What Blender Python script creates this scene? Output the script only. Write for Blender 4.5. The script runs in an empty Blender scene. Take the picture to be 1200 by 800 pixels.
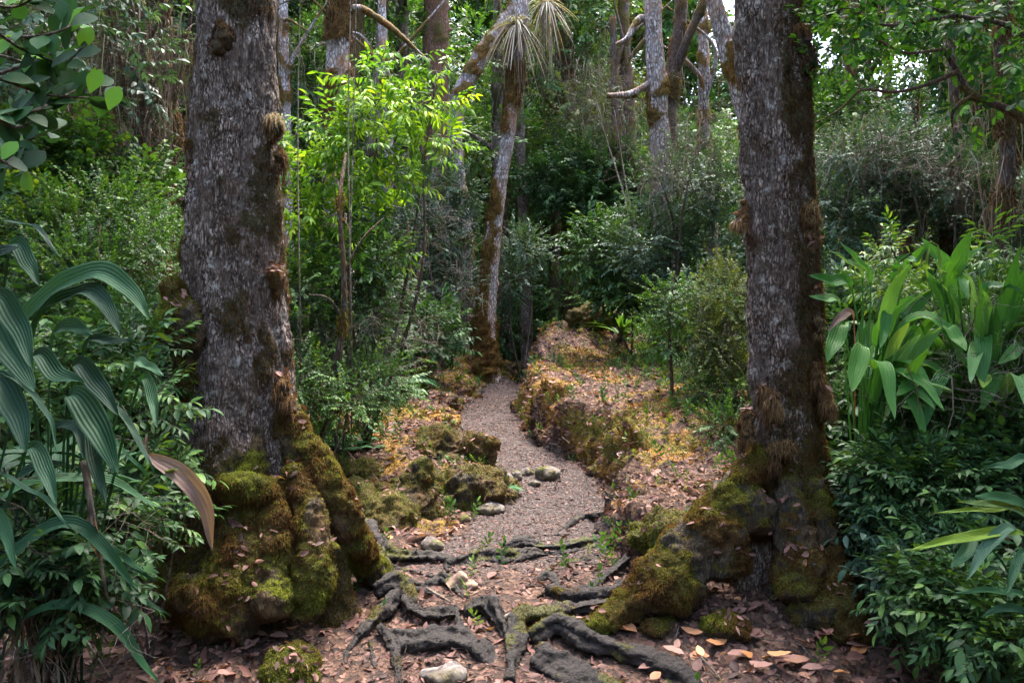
import bpy, math
import numpy as np
rng = np.random.default_rng(11)
U = lambda a, b, n=None: rng.uniform(a, b, n)
sc = bpy.context.scene
COL = sc.collection
F = 942.0; CAMZ = 1.5
def W(px, py, Y):                                  # a point seen in the photograph, at distance Y
    return np.array([(px-600)/F*Y, Y, CAMZ-(py-400)/F*Y])
# ---------------------------------------------------------------- noise
_perm = rng.permutation(256); _perm = np.concatenate([_perm, _perm, _perm])
_g = rng.normal(size=(256, 3)); _g /= np.linalg.norm(_g, axis=1)[:, None]
def pn(P):
    P = np.asarray(P, float); i = np.floor(P).astype(int); f = P-i; i &= 255
    u = f*f*f*(f*(f*6-15)+10); out = np.zeros(len(P))
    for dx in (0, 1):
        wx = u[:, 0] if dx else 1-u[:, 0]
        for dy in (0, 1):
            wy = u[:, 1] if dy else 1-u[:, 1]
            for dz in (0, 1):
                wz = u[:, 2] if dz else 1-u[:, 2]
                h = _perm[_perm[_perm[(i[:, 0]+dx) & 255]+((i[:, 1]+dy) & 255)]+((i[:, 2]+dz) & 255)]
                g = _g[h]; d = f-np.array([dx, dy, dz])
                out += wx*wy*wz*(g*d).sum(1)
    return out*1.6
def fbm(P, o=4, l=2.0, a=.5):
    P = np.asarray(P, float); s = 0; k = 1
    for j in range(o):
        s = s+k*pn(P+j*17.3); P = P*l; k *= a
    return s
def sm(x, a, b):
    t = np.clip((x-a)/(b-a), 0, 1); return t*t*(3-2*t)
def n2(x, y, s, off=0):
    x = np.asarray(x, float); y = np.asarray(y, float); sh = np.broadcast(x, y).shape
    x = np.broadcast_to(x, sh).ravel(); y = np.broadcast_to(y, sh).ravel()
    return fbm(np.stack([x*s+off, y*s+off*.7, np.full(len(x), off+.37)], 1), 3).reshape(sh)
# ---------------------------------------------------------------- mesh building
class MB:
    def __init__(s): s.V = []; s.F = []; s.M = []; s.A = []; s.B = []; s.n = 0
    def add(s, V, Fc, mi=0, a=0.0, b=0.0):
        V = np.asarray(V, np.float32).reshape(-1, 3); Fc = np.asarray(Fc, np.int64).reshape(-1, 3)
        s.V.append(V); s.F.append(Fc+s.n); s.n += len(V)
        s.M.append(np.broadcast_to(np.asarray(mi, np.int32), (len(Fc),)))
        s.A.append(np.broadcast_to(np.asarray(a, np.float32), (len(V),)))
        s.B.append(np.broadcast_to(np.asarray(b, np.float32), (len(V),)))
        return s
    def arr(s): return np.concatenate(s.V), np.concatenate(s.F)
    def mesh(s, name, mats, origin=(0, 0, 0), smooth=True):
        V, Fc = s.arr(); V = V-np.asarray(origin, np.float32)
        me = bpy.data.meshes.new(name); me.vertices.add(len(V)); me.vertices.foreach_set('co', V.astype(np.float32).ravel())
        me.loops.add(len(Fc)*3); me.loops.foreach_set('vertex_index', Fc.astype(np.int32).ravel())
        me.polygons.add(len(Fc)); me.polygons.foreach_set('loop_start', np.arange(0, len(Fc)*3, 3, dtype=np.int32))
        for m in mats: me.materials.append(m)
        me.polygons.foreach_set('material_index', np.concatenate(s.M).astype(np.int32))
        me.update(calc_edges=True)
        if smooth: me.polygons.foreach_set('use_smooth', np.ones(len(Fc), bool))
        for nm, L in (('tint', s.A), ('moss', s.B)):
            at = me.attributes.new(nm, 'FLOAT', 'POINT'); at.data.foreach_set('value', np.concatenate(L).astype(np.float32))
        return me
    def build(s, name, mats, parent=None, smooth=True):
        org = parent_org(parent)
        if not isinstance(mats, (list, tuple)): mats = [mats]
        o = bpy.data.objects.new(name, s.mesh(name, mats, org, smooth)); COL.objects.link(o); o.parent = parent
        if parent is not None and name in ('moss', 'hanging_moss'): o['kind'] = 'stuff'
        return o
def parent_org(p):
    o = np.zeros(3)
    while p is not None: o = o+np.array(p.location); p = p.parent
    return o
def tag(o, label=None, cat=None, group=None, kind=None):
    if label: o['label'] = label
    if cat: o['category'] = cat
    if group: o['group'] = group
    if kind: o['kind'] = kind
    return o
def thing(name, label, cat, loc, group=None):
    o = bpy.data.objects.new(name, None); COL.objects.link(o); o.location = [float(v) for v in loc]; o.empty_display_size = .1
    return tag(o, label, cat, group)
def kids(o): return [c for c in bpy.data.objects if c.parent == o]
def dup(root, loc, rz=0, s=1, label=None):
    r = root.copy(); COL.objects.link(r); r.location = [float(v) for v in loc]; r.rotation_euler = (0, 0, rz); r.scale = (s, s, s)
    if label: r['label'] = label
    for ch in kids(root):
        c = ch.copy(); COL.objects.link(c); c.parent = r
        for g in kids(ch):
            d = g.copy(); COL.objects.link(d); d.parent = c
    return r
def nrm(v): return v/np.maximum(np.linalg.norm(v, axis=-1, keepdims=True), 1e-9)
def frames(D, up=None, roll=None):                  # columns x,y,z ; y = D
    D = nrm(np.asarray(D, float)); N = len(D)
    up = np.tile([0, 0, 1.], (N, 1)) if up is None else np.asarray(up, float)
    X = nrm(np.cross(D, up)+1e-5); Z = np.cross(X, D)
    if roll is not None:
        c, s_ = np.cos(roll)[:, None], np.sin(roll)[:, None]; X, Z = X*c+Z*s_, Z*c-X*s_
    return np.stack([X, D, Z], 2)
def scatter(mb, T, P, M, tint=None, S=None, moss=0.0):
    V, Fc, mi, tv = T; N = len(P)
    if N == 0: return
    if S is not None: M = M*np.asarray(S)[:, None, None]
    VV = np.einsum('nij,kj->nki', M, V)+np.asarray(P)[:, None, :]
    FF = Fc[None]+(np.arange(N)*len(V))[:, None, None]
    t = np.zeros(N) if tint is None else np.asarray(tint)
    tt = np.clip(t[:, None]+tv[None], 0, 1)
    mb.add(VV.reshape(-1, 3), FF.reshape(-1, 3), np.tile(mi, N), tt.ravel(), moss)
def spline(P, n):
    P = np.asarray(P, float); m = len(P)
    if m == 2: t = np.linspace(0, 1, n)[:, None]; return P[0]*(1-t)+P[1]*t
    Q = np.vstack([2*P[0]-P[1], P, 2*P[-1]-P[-2]]); t = np.linspace(0, m-1-1e-6, n); i = t.astype(int); f = (t-i)[:, None]
    a, b, c, d = Q[i], Q[i+1], Q[i+2], Q[i+3]
    return .5*(2*b+(c-a)*f+(2*a-5*b+4*c-d)*f**2+(3*b-a-3*c+d)*f**3)
def gridfaces(nu, nv, wrap):                        # nu rings of nv points
    i = np.arange(nu-1)[:, None]*nv; k = np.arange(nv if wrap else nv-1)[None]; k2 = (k+1) % nv
    a, b, c, d = (i+k).ravel(), (i+k2).ravel(), (i+nv+k2).ravel(), (i+nv+k).ravel()
    return np.concatenate([np.stack([a, b, c], 1), np.stack([a, c, d], 1)])
def tube(pts, rad, n=40, k=10, closed=True):
    C = spline(pts, n); R = np.interp(np.linspace(0, 1, n), np.linspace(0, 1, len(rad)), rad)
    T = nrm(np.gradient(C, axis=0)); up = np.array([0., 1, .1]) if abs(T[:, 2]).mean() > .6 else np.array([0, 0, 1.])
    X = nrm(np.cross(T, up)); Y = np.cross(T, X); th = np.linspace(0, 2*math.pi, k, endpoint=False)
    V = C[:, None]+R[:, None, None]*(X[:, None]*np.cos(th)[None, :, None]+Y[:, None]*np.sin(th)[None, :, None])
    V = V.reshape(-1, 3); Fc = gridfaces(n, k, True)
    if closed:
        j = np.arange(k); j2 = (j+1) % k
        V = np.vstack([V, C[0], C[-1]]); Fc = np.vstack([Fc, np.stack([j2, j, j*0+n*k], 1), np.stack([(n-1)*k+j, (n-1)*k+j2, j*0+n*k+1], 1)])
    return V, Fc, C, R
def normals(V, Fc):
    n = np.cross(V[Fc[:, 1]]-V[Fc[:, 0]], V[Fc[:, 2]]-V[Fc[:, 0]]); N = np.zeros_like(V, dtype=float)
    for j in range(3):
        for c in range(3): N[:, c] += np.bincount(Fc[:, j], n[:, c], len(V))
    return nrm(N)
def bark_tube(mb, pts, rad, n=60, k=14, amp=.12, moss=None, s=1.0, tint=0.5):
    """tube with uneven girth; moss = function(V)->0..1 or a number"""
    V, Fc, C, R = tube(pts, rad, n, k); N = normals(V, Fc); r = np.concatenate([np.repeat(R, k), R[[0, -1]]])
    V = V+N*(r*amp*fbm(V*[4, 4, 2]/s+3, 3)+.25*r*amp*pn(V*30/s))[:, None]
    if moss is None: m = sm(fbm(V*2.2+9, 3), -.15, .25)
    elif callable(moss): m = moss(V)
    else: m = sm(fbm(V*2.4+5, 3), .45-moss, .65-moss)
    V = V+N*(m*r*.28*(.7+fbm(V*14, 2)))[:, None]
    mb.add(V, Fc, 0, tint, m); return V, Fc, N, m
# -------------------------------------------------- leaf templates  (V, F, matidx, tint offset)
def leaf_t(L, Wd, n=2, curl=.15, fold=.25, peak=.45, mi=0, org=(0, 0, 0), M=None, wav=0):
    st = np.linspace(0, 1, n+2)[1:-1]; V = [[0, 0, 0]]; Fc = []
    for q in st:
        w = Wd/2*(math.sin(math.pi*q**(math.log(.5)/math.log(peak))))**.8; z = -curl*L*q*q
        dz = wav*math.sin(q*17)*w
        V += [[-w, L*q, z+fold*w+dz], [0, L*q, z], [w, L*q, z+fold*w-dz]]
    V += [[0, L, -curl*L]]; e = len(V)-1
    Fc += [[0, 2, 1], [0, 3, 2]]
    for j in range(n-1):
        a = 1+3*j; b = a+3; Fc += [[a, a+1, b+1], [a, b+1, b], [a+1, a+2, b+2], [a+1, b+2, b+1]]
    a = 1+3*(n-1); Fc += [[a, a+1, e], [a+1, a+2, e]]
    V = np.array(V, float); Fc = np.array(Fc)
    if M is not None: V = V@np.asarray(M).T
    return V+np.asarray(org), Fc, np.full(len(Fc), mi), np.zeros(len(V))
def joinT(L):
    V = []; Fc = []; mi = []; t = []; n = 0
    for v, f, m, tt in L: V.append(v); Fc.append(f+n); mi.append(m); t.append(tt); n += len(v)
    return np.concatenate(V), np.concatenate(Fc), np.concatenate(mi), np.concatenate(t)
def twig_t(L, nl, ll, lw, ang=55, droop=.25, curl=.2, peak=.45, seg=2, thick=.003, end=True, fold=.25, tv=.25):
    """a twig along +Y carrying nl leaves (material 0) on a stalk (material 1)"""
    out = []; bend = U(-.25, .25); dz = U(-.15, .1)
    C = lambda q: np.array([bend*L*q*q, L*q, dz*L*q*q])
    pts = [C(q) for q in (0, .33, .66, 1)]
    V, Fc, _, _ = tube(pts, [thick, thick*.4], 4, 3, False); out.append((V, Fc, np.full(len(Fc), 1), np.full(len(V), .5)))
    for j in range(nl):
        q = .12+.88*(j+.5)/nl+U(-.03, .03); sd = 1 if j % 2 else -1
        a = math.radians(ang*(1.15-.4*q)+U(-14, 14)); d = np.array([sd*math.sin(a), math.cos(a), -droop+U(-.25, .3)])
        f = frames([d], roll=np.array([U(-.5, .5)]))[0]; k = U(.7, 1.15)
        l = leaf_t(ll*k, lw*k, seg, curl*U(.3, 1.6), fold, peak, 0, C(min(q, 1)), f)
        out.append((l[0], l[1], l[2], l[3]+U(-tv, tv)))
    if end:
        f = frames([[bend, 1, -droop*.6]])[0]; l = leaf_t(ll, lw, seg, curl, fold, peak, 0, C(1), f); out.append((l[0], l[1], l[2], l[3]+.2))
    return joinT(out)
# ---------------------------------------------------------------- materials
def new_mat(name):
    m = bpy.data.materials.new(name); m.use_nodes = True; nt = m.node_tree; nt.nodes.clear(); return m, nt, nt.nodes, nt.links
def ND(nt, t, **kw):
    n = nt.nodes.new(t)
    for k, v in kw.items():
        if k in n.inputs.keys(): n.inputs[k].default_value = v
        else: setattr(n, k, v)
    return n
def ramp(nt, fac, stops):
    r = nt.nodes.new('ShaderNodeValToRGB'); e = r.color_ramp.elements
    while len(e) < len(stops): e.new(.5)
    for x, (p, c) in zip(e, stops): x.position = p; x.color = (*c, 1)
    nt.links.new(fac, r.inputs[0]); return r.outputs[0]
def mixc(nt, f, a, b, mode='MIX'):
    m = nt.nodes.new('ShaderNodeMix'); m.data_type = 'RGBA'; m.blend_type = mode
    for s, v in ((m.inputs[0], f), (m.inputs[6], a), (m.inputs[7], b)):
        if isinstance(v, bpy.types.NodeSocket): nt.links.new(v, s)
        elif isinstance(v, (int, float)): s.default_value = v
        else: s.default_value = (*v, 1)
    return m.outputs[2]
def mth(nt, op, a, b=None, cl=False):
    m = nt.nodes.new('ShaderNodeMath'); m.operation = op; m.use_clamp = cl
    for s, v in zip(m.inputs, (a, b)):
        if v is None: continue
        if isinstance(v, (int, float)): s.default_value = v
        else: nt.links.new(v, s)
    return m.outputs[0]
def noise(nt, vec, scale, det=4, rough=.55, out=0):
    n = nt.nodes.new('ShaderNodeTexNoise'); n.inputs['Scale'].default_value = scale; n.inputs['Detail'].default_value = det
    n.inputs['Roughness'].default_value = rough; nt.links.new(vec, n.inputs['Vector']); return n.outputs[out]
def attr(nt, nm):
    a = nt.nodes.new('ShaderNodeAttribute'); a.attribute_name = nm; return a.outputs['Fac']
def texco(nt, scale=(1, 1, 1)):
    t = nt.nodes.new('ShaderNodeTexCoord'); m = nt.nodes.new('ShaderNodeMapping'); m.inputs['Scale'].default_value = scale
    nt.links.new(t.outputs['Object'], m.inputs['Vector']); return m.outputs[0]
def finish(nt, col, rough=.8, bump=None, bs=.3, bd=.01, spec=.5, transl=0, tcol=None, coat=0):
    p = nt.nodes.new('ShaderNodeBsdfPrincipled'); o = nt.nodes.new('ShaderNodeOutputMaterial')
    L = nt.links
    L.new(col, p.inputs['Base Color']) if isinstance(col, bpy.types.NodeSocket) else setattr(p.inputs['Base Color'], 'default_value', (*col, 1))
    if isinstance(rough, bpy.types.NodeSocket): L.new(rough, p.inputs['Roughness'])
    else: p.inputs['Roughness'].default_value = rough
    p.inputs['Specular IOR Level'].default_value = spec
    if coat: p.inputs['Coat Weight'].default_value = coat; p.inputs['Coat Roughness'].default_value = .35
    if bump is not None:
        b = nt.nodes.new('ShaderNodeBump'); b.inputs['Strength'].default_value = bs; b.inputs['Distance'].default_value = bd
        L.new(bump, b.inputs['Height']); L.new(b.outputs[0], p.inputs['Normal'])
    if transl:
        t = nt.nodes.new('ShaderNodeBsdfTranslucent'); mx = nt.nodes.new('ShaderNodeMixShader'); mx.inputs[0].default_value = transl
        c = mixc(nt, 1.0, col, (1.5, 1.35, .5), 'MULTIPLY'); L.new(c, t.inputs[0])
        L.new(p.outputs[0], mx.inputs[1]); L.new(t.outputs[0], mx.inputs[2]); L.new(mx.outputs[0], o.inputs[0])
    else: L.new(p.outputs[0], o.inputs[0])
def leaf_mat(name, stops, rough=.42, transl=.3, spec=.5, coat=0):
    spec *= .55; rough = min(rough*1.15, 1)
    m, nt, N, L = new_mat(name); oi = N.new('ShaderNodeObjectInfo')
    f = mth(nt, 'ADD', attr(nt, 'tint'), mth(nt, 'MULTIPLY', mth(nt, 'SUBTRACT', oi.outputs['Random'], .5), .2), True)
    finish(nt, ramp(nt, f, stops), rough, spec=spec, transl=transl, coat=coat); return m
def bark_mat(name, light, mid, dark, mossA, mossB, lich=.35, zs=.3, sc_=48, base_rough=.85):
    m, nt, N, L = new_mat(name); v1 = texco(nt); v = texco(nt, (1, 1, zs))
    wob = nt.nodes.new('ShaderNodeVectorMath'); wob.operation = 'MULTIPLY_ADD'; L.new(noise(nt, v, sc_*.5, 3, .6, 1), wob.inputs[0]); wob.inputs[1].default_value = (.045, .045, .06); L.new(v, wob.inputs[2])
    vo = nt.nodes.new('ShaderNodeTexVoronoi'); vo.feature = 'DISTANCE_TO_EDGE'; vo.inputs['Scale'].default_value = sc_; L.new(wob.outputs[0], vo.inputs['Vector'])
    fib = noise(nt, texco(nt, (1, 1, zs*.35)), sc_*2.2, 6, .75)
    crack = mth(nt, 'ADD', mth(nt, 'MULTIPLY', vo.outputs['Distance'], 1.6), mth(nt, 'MULTIPLY', mth(nt, 'SUBTRACT', fib, .5), 1.5))
    r = ramp(nt, crack, [(.06, dark), (.24, mid), (.55, light), (.95, tuple(min(c*1.15, .8) for c in light))])
    r = mixc(nt, ramp(nt, noise(nt, v, 9, 4, .65), [(.42, (0, 0, 0)), (.60, (.7,)*3)]), r, tuple(c*.75 for c in mid))
    li = ramp(nt, noise(nt, v1, 13, 6, .75), [(.56, (0, 0, 0)), (.66, (lich*1.2,)*3)])
    r = mixc(nt, li, r, (.55, .54, .50))
    r = mixc(nt, ramp(nt, noise(nt, v1, 3.1, 5, .65), [(.44, (0, 0, 0)), (.66, (.7,)*3)]), r, mossB)
    mo = mth(nt, 'ADD', attr(nt, 'moss'), mth(nt, 'MULTIPLY', mth(nt, 'SUBTRACT', noise(nt, v1, 22, 7, .8), .5), 2.2))
    mf = ramp(nt, mo, [(.38, (0, 0, 0)), (.62, (1, 1, 1))])
    mc = mixc(nt, ramp(nt, noise(nt, v1, 5, 5, .6), [(.4, (0, 0, 0)), (.6, (1, 1, 1))]), mossA, mossB)
    mc = mixc(nt, ramp(nt, noise(nt, v1, 90, 3), [(.4, (1, 1, 1)), (.6, (0, 0, 0))]), mc, tuple(c*.45 for c in mossA))
    r = mixc(nt, mf, r, mc)
    h = mth(nt, 'ADD', mth(nt, 'MINIMUM', crack, .5), mth(nt, 'MULTIPLY', noise(nt, v1, 150, 4, .7), .35))
    finish(nt, r, base_rough, h, 1.0, .012, spec=.35); return m
# ================================================================ materials

M_floor, nt, N_, L_ = new_mat('forest_floor')
v = texco(nt); pa = attr(nt, 'tint'); mo = attr(nt, 'moss')
vor = nt.nodes.new('ShaderNodeTexVoronoi'); vor.inputs['Scale'].default_value = 34; L_.new(v, vor.inputs['Vector'])
sep = nt.nodes.new('ShaderNodeSeparateColor'); L_.new(vor.outputs['Color'], sep.inputs[0])
duff = ramp(nt, sep.outputs[0], [(0, (.035, .024, .02)), (.45, (.06, .034, .024)), (.8, (.12, .066, .045)), (1, (.2, .12, .085))])
vor2 = nt.nodes.new('ShaderNodeTexVoronoi'); vor2.inputs['Scale'].default_value = 90; L_.new(v, vor2.inputs['Vector'])
sep2 = nt.nodes.new('ShaderNodeSeparateColor'); L_.new(vor2.outputs['Color'], sep2.inputs[0])
trod = ramp(nt, sep2.outputs[0], [(0, (.014, .010, .009)), (.35, (.048, .036, .034)), (.8, (.092, .070, .064)), (1, (.22, .18, .165))])
trod = mixc(nt, ramp(nt, noise(nt, v, 5, 5, .7), [(.35, (0, 0, 0)), (.65, (.7,)*3)]), trod, (.052, .040, .036))
base = mixc(nt, ramp(nt, mth(nt, 'ADD', pa, mth(nt, 'MULTIPLY', mth(nt, 'SUBTRACT', noise(nt, v, 9, 5, .7), .5), 1.1)), [(.35, (0, 0, 0)), (.65, (1, 1, 1))]), duff, trod)
mf = ramp(nt, mth(nt, 'ADD', mo, mth(nt, 'MULTIPLY', mth(nt, 'SUBTRACT', noise(nt, v, 16, 5, .7), .5), 1.4)), [(.45, (0, 0, 0)), (.62, (1, 1, 1))])
mc = mixc(nt, ramp(nt, noise(nt, v, 4, 4), [(.4, (0, 0, 0)), (.6, (1, 1, 1))]), (.12, .105, .018), (.26, .13, .03))
base = mixc(nt, mf, base, mc)
hh = mth(nt, 'ADD', noise(nt, v, 55, 6, .75), mth(nt, 'MULTIPLY', vor.outputs['Distance'], .8))
finish(nt, base, .9, hh, .9, .02, spec=.25)

M_bark = bark_mat('bark_lilac_grey', (.44, .345, .295), (.18, .13, .108), (.014, .010, .009), (.05, .042, .012), (.06, .032, .015), .6, .36, 54)
M_bark2 = bark_mat('bark_brown', (.15, .105, .085), (.085, .055, .045), (.018, .012, .01), (.10, .075, .015), (.13, .06, .015), .2)
M_bark3 = bark_mat('bark_pale', (.56, .50, .50), (.30, .25, .25), (.06, .045, .04), (.13, .085, .015), (.22, .085, .014), .5, .45, 26)
M_bark4 = bark_mat('bark_rust', (.21, .10, .06), (.15, .07, .045), (.05, .025, .018), (.10, .085, .015), (.12, .06, .02), .2, .5, 26)
M_root = bark_mat('root_bark', (.10, .086, .092), (.05, .042, .043), (.010, .008, .008), (.05, .05, .014), (.04, .03, .02), .10, .5, 24, .5)
M_root, nt, N_, L_ = new_mat('worn_root')
v = texco(nt); f_ = noise(nt, v, 13, 7, .7); g_ = noise(nt, v, 70, 5, .7)
rc = ramp(nt, f_, [(.3, (.008, .006, .005)), (.5, (.022, .017, .015)), (.62, (.040, .032, .029)), (.8, (.095, .08, .075))])
rc = mixc(nt, ramp(nt, g_, [(.42, (.8,)*3), (.6, (0, 0, 0))]), rc, (.022, .016, .014))
rc = mixc(nt, ramp(nt, mth(nt, 'ADD', attr(nt, 'moss'), mth(nt, 'MULTIPLY', mth(nt, 'SUBTRACT', noise(nt, v, 22, 7, .8), .5), 2)), [(.45, (0, 0, 0)), (.65, (1, 1, 1))]), rc, (.055, .055, .014))
finish(nt, rc, .62, mth(nt, 'ADD', f_, mth(nt, 'MULTIPLY', g_, .7)), 1.0, .02, spec=.3)
M_mossy = bark_mat('moss_mat', (.07, .055, .03), (.05, .038, .022), (.015, .012, .008), (.085, .088, .014), (.12, .062, .016), .05)
M_rock = bark_mat('rock', (.26, .225, .21), (.18, .15, .14), (.08, .065, .06), (.09, .10, .014), (.12, .09, .02), .3, 1, 9)
M_fuzz = leaf_mat('moss_fibre', [(0, (.05, .028, .012)), (.3, (.095, .045, .014)), (.55, (.08, .065, .012)), (.8, (.085, .10, .013)), (1, (.16, .18, .026))], .8, .35, .2)
M_brownfuzz = leaf_mat('brown_moss_fibre', [(0, (.035, .02, .012)), (.4, (.09, .05, .025)), (.8, (.15, .085, .035)), (1, (.24, .19, .12))], .9, .12, .15)
M_litter = leaf_mat('dry_leaf', [(0, (.022, .012, .010)), (.25, (.075, .036, .030)), (.5, (.17, .082, .066)), (.7, (.28, .155, .125)), (.82, (.40, .17, .06)), (.9, (.50, .27, .12)), (1, (.5, .4, .35))], .55, .15, .45)
M_twig = bark_mat('twig_bark', (.16, .13, .11), (.09, .065, .05), (.03, .02, .016), (.06, .05, .02), (.06, .04, .02), .3, .5, 30)
M_palest = bark_mat('pale_twig', (.38, .33, .29), (.25, .2, .17), (.1, .08, .07), (.1, .09, .04), (.1, .07, .04), .3, .4, 30)
G_dark = leaf_mat('leaf_dark', [(0, (.014, .04, .014)), (.4, (.028, .08, .026)), (.8, (.05, .12, .03)), (1, (.10, .19, .035))], .42, .25, .5)
G_mid = leaf_mat('leaf_mid', [(0, (.018, .05, .014)), (.4, (.035, .10, .022)), (.8, (.065, .155, .025)), (1, (.14, .22, .03))], .42, .3, .5)
M_brom = leaf_mat('bromeliad_leaf', [(0, (.12, .14, .10)), (.4, (.32, .30, .25)), (.8, (.5, .46, .4)), (1, (.6, .55, .5))], .6, .3, .4)
G_lime = leaf_mat('leaf_lime', [(0, (.035, .10, .014)), (.35, (.085, .21, .016)), (.7, (.20, .35, .02)), (1, (.38, .46, .03))], .45, .36, .4)
G_olive = leaf_mat('leaf_olive', [(0, (.03, .04, .015)), (.4, (.055, .085, .022)), (.8, (.10, .14, .03)), (1, (.2, .2, .05))], .5, .3, .4)
G_grey = leaf_mat('leaf_greyish', [(0, (.02, .05, .03)), (.4, (.04, .095, .055)), (.8, (.075, .145, .085)), (1, (.2, .26, .19))], .38, .25, .55)
G_strap = leaf_mat('leaf_strap', [(0, (.006, .026, .014)), (.4, (.014, .055, .024)), (.7, (.028, .09, .032)), (.86, (.06, .12, .08)), (1, (.13, .21, .02))], .55, .2, .45)
G_oval = leaf_mat('leaf_glossy', [(0, (.014, .045, .018)), (.4, (.025, .085, .022)), (.75, (.05, .16, .02)), (1, (.16, .34, .02))], .5, .32, .4)
G_fern = leaf_mat('fern_green', [(0, (.02, .06, .03)), (.5, (.05, .13, .055)), (1, (.10, .22, .07))], .5, .3, .4)
G_strap2 = leaf_mat('leaf_strap_fresh', [(0, (.016, .06, .02)), (.4, (.035, .13, .025)), (.7, (.07, .20, .03)), (.86, (.13, .25, .10)), (1, (.2, .33, .03))], .45, .32, .5)
G_brown = leaf_mat('leaf_withered', [(0, (.07, .04, .035)), (.5, (.17, .11, .09)), (1, (.36, .26, .22))], .6, .3, .4)
M_dry = leaf_mat('hanging_lichen', [(0, (.06, .042, .032)), (.4, (.16, .115, .085)), (.8, (.27, .225, .17)), (1, (.34, .34, .29))], .9, .08, .15)
# ================================================================ terrain
KY = [0, 3.0, 3.8, 4.15, 4.6, 5.4, 6.6, 7.3, 8.4, 10, 12, 13.6, 15, 18, 24]
KX = [-.1, -.12, -.12, -.1, -.05, .0, .33, .36, -.17, -.31, -.08, .12, .5, 1.3, 1.8]
KZ = [-.2, -.18, -.16, -.10, .03, .05, .11, .30, .44, .61, .73, .78, .74, .35, .1]
KW = [1.5, 1.25, 1.1, 1.0, .9, .70, .58, .46, .41, .42, .37, .34, .34, .5, .5]
KR = [0, 0, 0, 0, .10, .32, .52, .60, .58, .56, .72, .84, .7, .4, .3]
KL = [.05, .05, .05, .05, .05, .06, .10, .16, .20, .28, .42, .46, .42, .3, .3]
_o = np.array([-1.5, 0, 1.5]) * .22
def itp(y, K): return sum(np.interp(np.asarray(y)+d, KY, K) for d in _o)/3
def hraw(x, y, fine=True):
    x = np.asarray(x, float); y = np.asarray(y, float)
    d = x-itp(y, KX); hw = itp(y, KW); e = .12*n2(x, y, 1.6, 3)+.06*n2(x, y, 6, 8)
    zp = itp(y, KZ)+.10*sm(y, 24, 60)*0
    rr = sm(d+e, hw, hw+.22); rl = sm(-d+e, hw, hw+.36)
    z = zp+itp(y, KR)*rr*(1+.25*n2(x, y, .9, 5))+itp(y, KL)*rl*(1+.4*n2(x, y, .9, 15))
    z = z-.10*rr*sm(d, hw+1.4, hw+3)*sm(y, 5, 7)+.05*n2(x, y, .5, 1)*sm(np.abs(d), hw, hw+1)
    z = z+.14*sm(-x, 1.9, 4)*sm(-y, -9, -3)
    blk = np.exp(-(((x-1.42)/.55)**2+((y-12.9)/.5)**2)); z = z+.22*blk*(1+.3*n2(x, y, 4, 2))
    z = z+.26*np.exp(-(((x+.42)/.42)**2+((y-12.6)/.6)**2))
    z = z+sm(np.hypot(x, y-8), 17, 45)*9
    if fine:
        off = sm(np.abs(d), hw*.7, hw+.2); z = z+(.012+.03*off)*n2(x, y, 5, 4)+(.009+.012*off)*n2(x, y, 19, 6)
    return z
def hgt(x, y):
    r = hraw(x, y); return float(r) if np.ndim(r) == 0 else r
def G(px, py, dz=0.0):                              # where the line of sight meets the ground
    Y = np.arange(2.4, 26, .02); x = (px-600)/F*Y; z = CAMZ-(py-400)/F*Y; hit = np.nonzero(z < hraw(x, Y))[0]
    i = hit[0] if len(hit) else len(Y)-1
    return np.array([x[i], Y[i], float(hraw(x[i], Y[i]))+dz])
def ax(lo, hi, flo, fhi, st):
    a = list(np.arange(flo, fhi, st)); s = st; v = fhi
    while v < hi: a.append(v); s *= 1.18; v += s
    a.append(hi); s = st; v = flo; b = []
    while v > lo: s *= 1.18; v -= s; b.append(max(v, lo))
    return np.array(b[::-1]+a)
xs = ax(-90, 90, -3.2, 3.8, .026); ys = ax(-60, 120, 3.0, 14.5, .026)
X, Y = np.meshgrid(xs, ys, indexing='xy'); Z = hraw(X, Y)
d = X-itp(Y, KX); hw = itp(Y, KW)
gx = (np.gradient(Z, axis=1)/np.gradient(X, axis=1)); steep = sm(np.abs(gx), .25, .9)
P0 = np.stack([X.ravel(), Y.ravel(), Z.ravel()], 1); near = ((P0[:, 0] > -4) & (P0[:, 0] < 4.5) & (P0[:, 1] > 2) & (P0[:, 1] < 16))
ov = np.zeros(len(P0)); ov[near] = steep.ravel()[near]*(.05+.12*fbm(P0[near]*[4, 4, 7], 3))
P0[:, 0] -= ov*np.sign(d.ravel()); P0[:, 2] += ov*.25
nz_ = np.zeros(len(P0)); nz_[near] = fbm(P0[near]*[1.6, 1.6, 1.6]+40, 4)
pm = 1-sm(np.abs(d.ravel())+.12*nz_, hw.ravel()*.8, hw.ravel()*1.05); pm *= (sm(P0[:, 1], 4.6, 6.0)*.75+.25)*(1-sm(P0[:, 1], 14, 16))
bankreg = sm(np.abs(d.ravel()), hw.ravel()*.95, hw.ravel()*1.1)*(1-sm(np.abs(d.ravel()), hw.ravel()+1.6, hw.ravel()+2.6))*sm(P0[:, 1], 5, 6.5)*(1-sm(P0[:, 1], 15, 17))
ms = bankreg*(.36+.22*steep.ravel()+.8*nz_+.12*sm(P0[:, 1], 9, 12))+.06; ms = np.clip(ms, 0, 1)
nx, ny = len(xs), len(ys); Fg = gridfaces(ny, nx, False)
cen = P0[Fg].mean(1); dc = np.abs(cen[:, 0]-itp(cen[:, 1], KX)); hc = itp(cen[:, 1], KW)
ispath = (dc < hc) & (cen[:, 1] > 1) & (cen[:, 1] < 22)
isbank = (~ispath) & (bankreg[Fg[:, 0]] > .3)
NG = normals(P0, Fg)
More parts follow.
